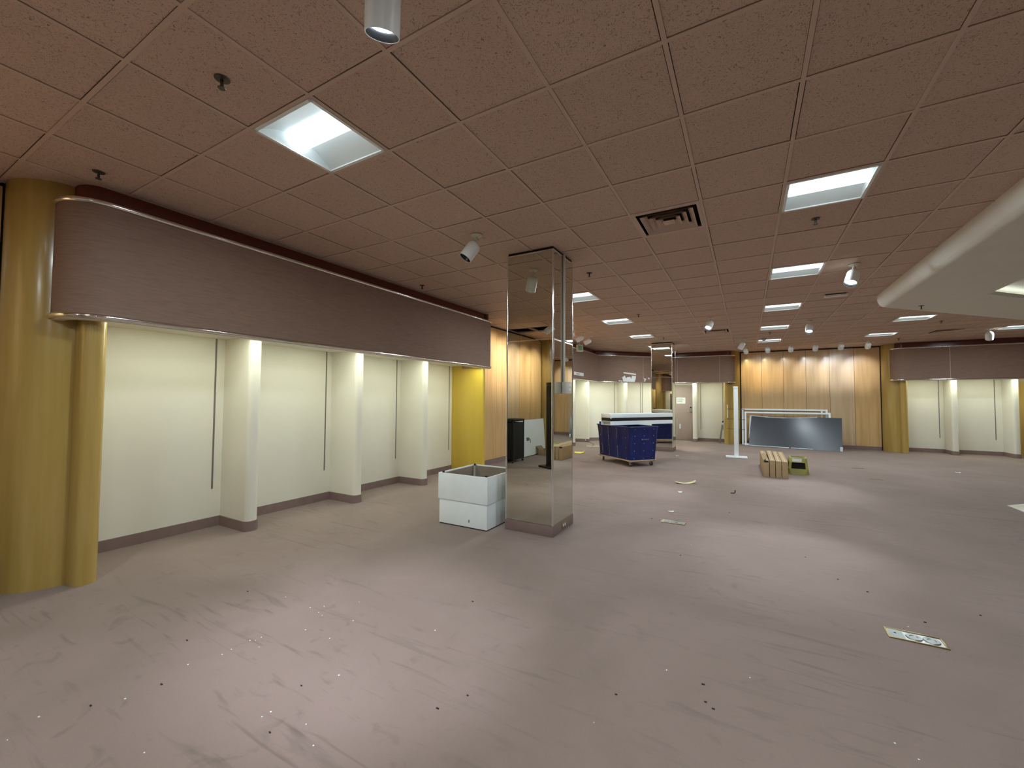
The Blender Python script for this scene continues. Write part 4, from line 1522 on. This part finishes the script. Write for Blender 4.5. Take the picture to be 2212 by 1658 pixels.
# ------------------------------------------------------------------ floor outlet plates
def floor_box(label, x0, y0, x1, y1, flip):
    t = thing('floor_outlet', label, 'outlet', ((x0 + x1) / 2, (y0 + y1) / 2, 0), (0, 0, PI if flip else 0), 'brass floor outlets')
    w, d = (x1 - x0) / 2, (y1 - y0) / 2
    mb = MB()
    for s in (-1, 1):
        mb.box((-w, s * d, 0), (w, s * (d - 0.012), 0.007), 0.002)
        mb.box((s * w, -d + 0.012, 0), (s * (w - 0.012), d - 0.012, 0.007), 0.002)
    mb.build('frame', 'brass', t)
    MB().box((-w + 0.012, -d + 0.012, 0.0), (w - 0.012, d - 0.012, 0.0035)).build('cover', 'steel', t)
    for k, xx in enumerate((-0.006, 0.078)):
        MB().lathe([(0, 0.005), (0.020, 0.005), (0.022, 0.008), (0.040, 0.008), (0.042, 0.0035), (0, 0.0035)], 28, Matrix.Translation((xx, 0, 0))).build('outlet_cap', 'capsteel', t)
    MB().lathe([(0, 0.005), (0.008, 0.005), (0.011, 0.0035), (0, 0.0035)], 14, Matrix.Translation((-0.095, 0.01, 0))).build('screw', 'steeldk', t)
    MB().box((-0.125, -d + 0.013, 0.0035), (-0.055, d - 0.013, 0.005)).build('blank_plate', 'greymetal', t)
    return t


floor_box('brass-framed steel floor outlet in the carpet at lower right', 0.777, 3.565, 1.062, 3.705, False)
floor_box('brass-framed floor outlet in the carpet right of the mirrored column base', -0.950, 5.455, -0.668, 5.594, True)


# ------------------------------------------------------------------ litter on the carpet
def scrap(name, label, x, y, w, d, mat, rot, curl, seed):
    r = random.Random(seed)
    mb = MB()
    jx = [r.uniform(-0.1, 0.1) for _ in range(8)]

    def fn(u, v, dz=0.0):
        px_, py_ = (u - 0.5) * w, (v - 0.5) * d
        z = 0.003 + curl * (abs(2 * u - 1) ** 3 * (0.4 + 0.6 * (u > 0.5)) + 0.25 * math.sin(5 * u + jx[0] * 10) ** 2 * v)
        return (px_ * (1 + jx[1] * v), py_ * (1 + jx[2] * 3 * u), z + dz)
    mb.grid(lambda u, v: fn(u, v, 0.002), 8, 4)
    mb.grid(lambda u, v: fn(u, v, 0.0), 8, 4)
    o_ = mb.build(name, mat, None, (x, y, 0), (0, 0, rot))
    return tag(o_, label, 'litter', 'litter on the carpet')


scrap('paper_scrap', 'yellow sheet of paper on the carpet left of the blue cart', -4.17, 11.32, 0.26, 0.34, 'yellowpaper', 0.3, 0.03, 1)
scrap('paper_scrap', 'tan curled strip of paper on the carpet in front of the cart', -0.98, 8.20, 0.34, 0.10, 'tanpaper', 0.5, 0.05, 2)
scrap('paper_scrap', 'small white paper bit below the tan strip on the carpet', -0.97, 7.36, 0.06, 0.07, 'paper', 0.2, 0.01, 3)
scrap('paper_scrap', 'small pinkish scrap above the far floor outlet', -0.91, 6.02, 0.07, 0.05, 'offwhite', 0.4, 0.008, 5)
scrap('paper_scrap', 'white scrap on the carpet near the far mirrored column', -1.65, 12.10, 0.09, 0.07, 'paper', 0.0, 0.01, 6)
scrap('paper_scrap', 'small white scrap on the carpet in front of the right alcoves', 3.92, 12.5, 0.09, 0.05, 'paper', 0.0, 0.008, 7)
dk = thing('bent_clip', 'small dark bent clip on the carpet right of the tan strip', 'litter', (-0.21, 7.72, 0), (0, 0, 0.4), 'litter on the carpet')
MB().tube([(-0.035, 0, 0.008), (0.02, 0, 0.008), (0.032, 0.004, 0.02), (0.034, 0.006, 0.055)], 0.008, 8).build('wire', 'stain', dk)
for x, y, lb in ((2.18, 12.1, 'dark slot in the carpet right of the olive stool, farther one'), (2.17, 10.55, 'dark slot in the carpet right of the olive stool, nearer one')):
    sl = thing('floor_slot', lb, 'floor slot', (x, y, 0), (0, 0, 0.0))
    MB().box((-0.11, -0.022, 0.0), (0.11, 0.022, 0.003), 0.001).build('rim', 'brass', sl)
    MB().box((-0.10, -0.014, 0.003), (0.10, 0.014, 0.0036)).build('opening', 'blackmatte', sl)
# paper lint sprinkled on the near carpet
mb = MB()
r = random.Random(21)
LINT = [(617, 1289), (700, 1309), (688, 1322), (660, 1360), (565, 1376), (552, 1383), (500, 1402), (480, 1413), (560, 1397), (732, 1458), (84, 1548), (16, 1598), (312, 1625), (585, 1537), (566, 1548), (661, 1564), (677, 1610), (712, 1378), (776, 1300), (763, 1340), (940, 1361), (270, 1509), (406, 1435), (540, 1383), (696, 1329), (670, 1312), (1440, 1447), (1493, 1176), (1620, 1463), (1962, 1353), (1283, 1560), (1933, 1605), (1985, 1640)]
for a, b in LINT:
    d = FV + RV * ((a - IMG_W / 2) / F_PX) - UV * ((b - IMG_H / 2) / F_PX)
    k = -CAMZ / d.z
    x, y = d.x * k, d.y * k
    s = r.uniform(0.0022, 0.0036)
    mb.box((x - s, y - s, 0.0), (x + s, y + s * r.uniform(0.5, 1.2), 0.002))
tag(mb.build('carpet_lint', 'lint'), 'white specks of lint scattered over the near carpet', 'lint', kind='stuff')
mb = MB()
CRUMB = [(196, 1524), (349, 1478), (651, 1481), (1021, 1299), (535, 1277), (404, 1383), (1010, 1502), (583, 1582), (1331, 1500), (1519, 1478), (1524, 1516), (1541, 1531), (1470, 1199), (1740, 1203), (1810, 1251), (1874, 1278), (1998, 1344), (2118, 1329), (945, 1530), (1576, 1107), (1408, 1120)]
for a, b in CRUMB:
    d = FV + RV * ((a - IMG_W / 2) / F_PX) - UV * ((b - IMG_H / 2) / F_PX)
    k = -CAMZ / d.z
    x, y = d.x * k, d.y * k
    s = r.uniform(0.003, 0.0055)
    mb.box((x - s * 1.5, y - s * 0.6, 0.0), (x + s * 1.5, y + s * 0.6, 0.005))
tag(mb.build('carpet_crumbs', 'stain'), 'dark crumbs scattered over the carpet', 'crumbs', kind='stuff')
# clear plastic sheet standing against the far mirrored column
cs = thing('plastic_sheet', 'clear plastic sheet with a white clip leaning beside the far mirrored column', 'plastic sheet', (-1.79, 13.46, 0))
Rp = Matrix.Rotation(-0.06, 4, 'X')
MB().box((-0.07, -0.001, 0), (0.09, 0.001, 0.74), 0.0, Rp).build('sheet', 'plastic', cs)
MB().box((0.0, -0.006, 0.66), (0.05, 0.006, 0.80), 0.004, Rp).build('clip', 'paper', cs)
# small wire easel with paper on the carpet left of the cart
es = thing('wire_easel', 'small bent wire bracket with a white foot on the carpet behind the cart', 'bracket', (-4.45, 13.1, 0), (0, 0, 0.5))
MB().tube([(-0.15, 0, 0.20), (0.12, 0, 0.06), (0.06, 0, 0.012)], 0.007, 8).build('wire', 'steeldk', es)
MB().box((-0.17, -0.012, 0.19), (-0.14, 0.012, 0.21), 0.003).build('tip', 'paper', es)
MB().box((-0.12, -0.06, 0.0), (0.30, 0.06, 0.006), 0.001).build('foot_strip', 'offwhite', es)

# ------------------------------------------------------------------ things behind the camera that the mirrors show
rk = thing('black_rack', 'black panelled rolling rack reflected in the near column mirror', 'rack', (-4.975, -0.37, 0))
MB().box((-0.17, -0.27, 0.085), (0.17, 0.27, 0.955), 0.004).build('body', 'blackmatte', rk)
MB().box((-0.18, -0.28, 0.985), (0.18, 0.28, 1.035), 0.004).build('top_rail', 'blackmatte', rk)
for sx in (-1, 1):
    for sy in (-1, 1):
        MB().box((sx * 0.165 - 0.012, sy * 0.265 - 0.012, 0.07), (sx * 0.165 + 0.012, sy * 0.265 + 0.012, 0.99)).build('post', 'blackmatte', rk)
        w_ = MB().lathe([(0, -0.012), (0.032, -0.012), (0.034, 0), (0.032, 0.012), (0, 0.012)], 18, Matrix.Translation((sx * 0.15, sy * 0.25, 0.034)) @ Matrix.Rotation(PI / 2, 4, 'X')).build('caster', 'rubber', rk)
text_mesh('lettering', 'LA', 0.075, 'paper', rk, Matrix.Translation((-0.06, 0.2745, 0.88)) @ Matrix(((-1, 0, 0, 0), (0, 0, 1, 0), (0, 1, 0, 0), (0, 0, 0, 1))))
wd = thing('loose_door', 'white door lying on its side against maple panels, seen in the mirror', 'door', (-5.065, -1.565, 0))
Rd = Matrix.Rotation(-0.075, 4, 'Y')
MB().box((-0.020, -0.88, 0.012), (0.020, 0.88, 0.965), 0.003, Rd).build('slab', 'white', wd)
MB().box((-0.021, -0.88, 0.0), (0.021, 0.88, 0.012), 0.0, Rd).build('edge', 'blackmatte', wd)
MB().box((0.020, 0.10, 0.42), (0.032, 0.26, 0.50), 0.003, Rd).build('lock_plate', 'steel', wd)
MB().tube([Rd @ Vector(p) for p in ((0.03, 0.14, 0.46), (0.075, 0.14, 0.46), (0.08, 0.14, 0.36))], 0.010).build('lever', 'steel', wd)
cb = thing('open_carton', 'small open cardboard carton on the carpet, seen in the near mirror', 'box', (-4.78, -1.90, 0), (0, 0, 0.2))
mb = MB()
for a, b in (((-0.17, -0.13), (0.17, -0.124)), ((-0.17, 0.124), (0.17, 0.13)), ((-0.17, -0.124), (-0.164, 0.124)), ((0.164, -0.124), (0.17, 0.124))):
    mb.box((a[0], a[1], 0), (b[0], b[1], 0.16))
mb.box((-0.164, -0.124, 0), (0.164, 0.124, 0.006))
mb.build('carton', 'cardboard', cb)
MB().box((0, -0.12, -0.002), (0.11, 0.12, 0.002), 0, Matrix.Translation((0.17, 0, 0.16)) @ Matrix.Rotation(-0.4, 4, 'Y')).build('flap', 'cardin', cb)
MB().box((0, -0.12, -0.002), (0.11, 0.12, 0.002), 0, Matrix.Translation((-0.17, 0, 0.16)) @ Matrix.Rotation(-2.4, 4, 'Y')).build('flap', 'cardin', cb)
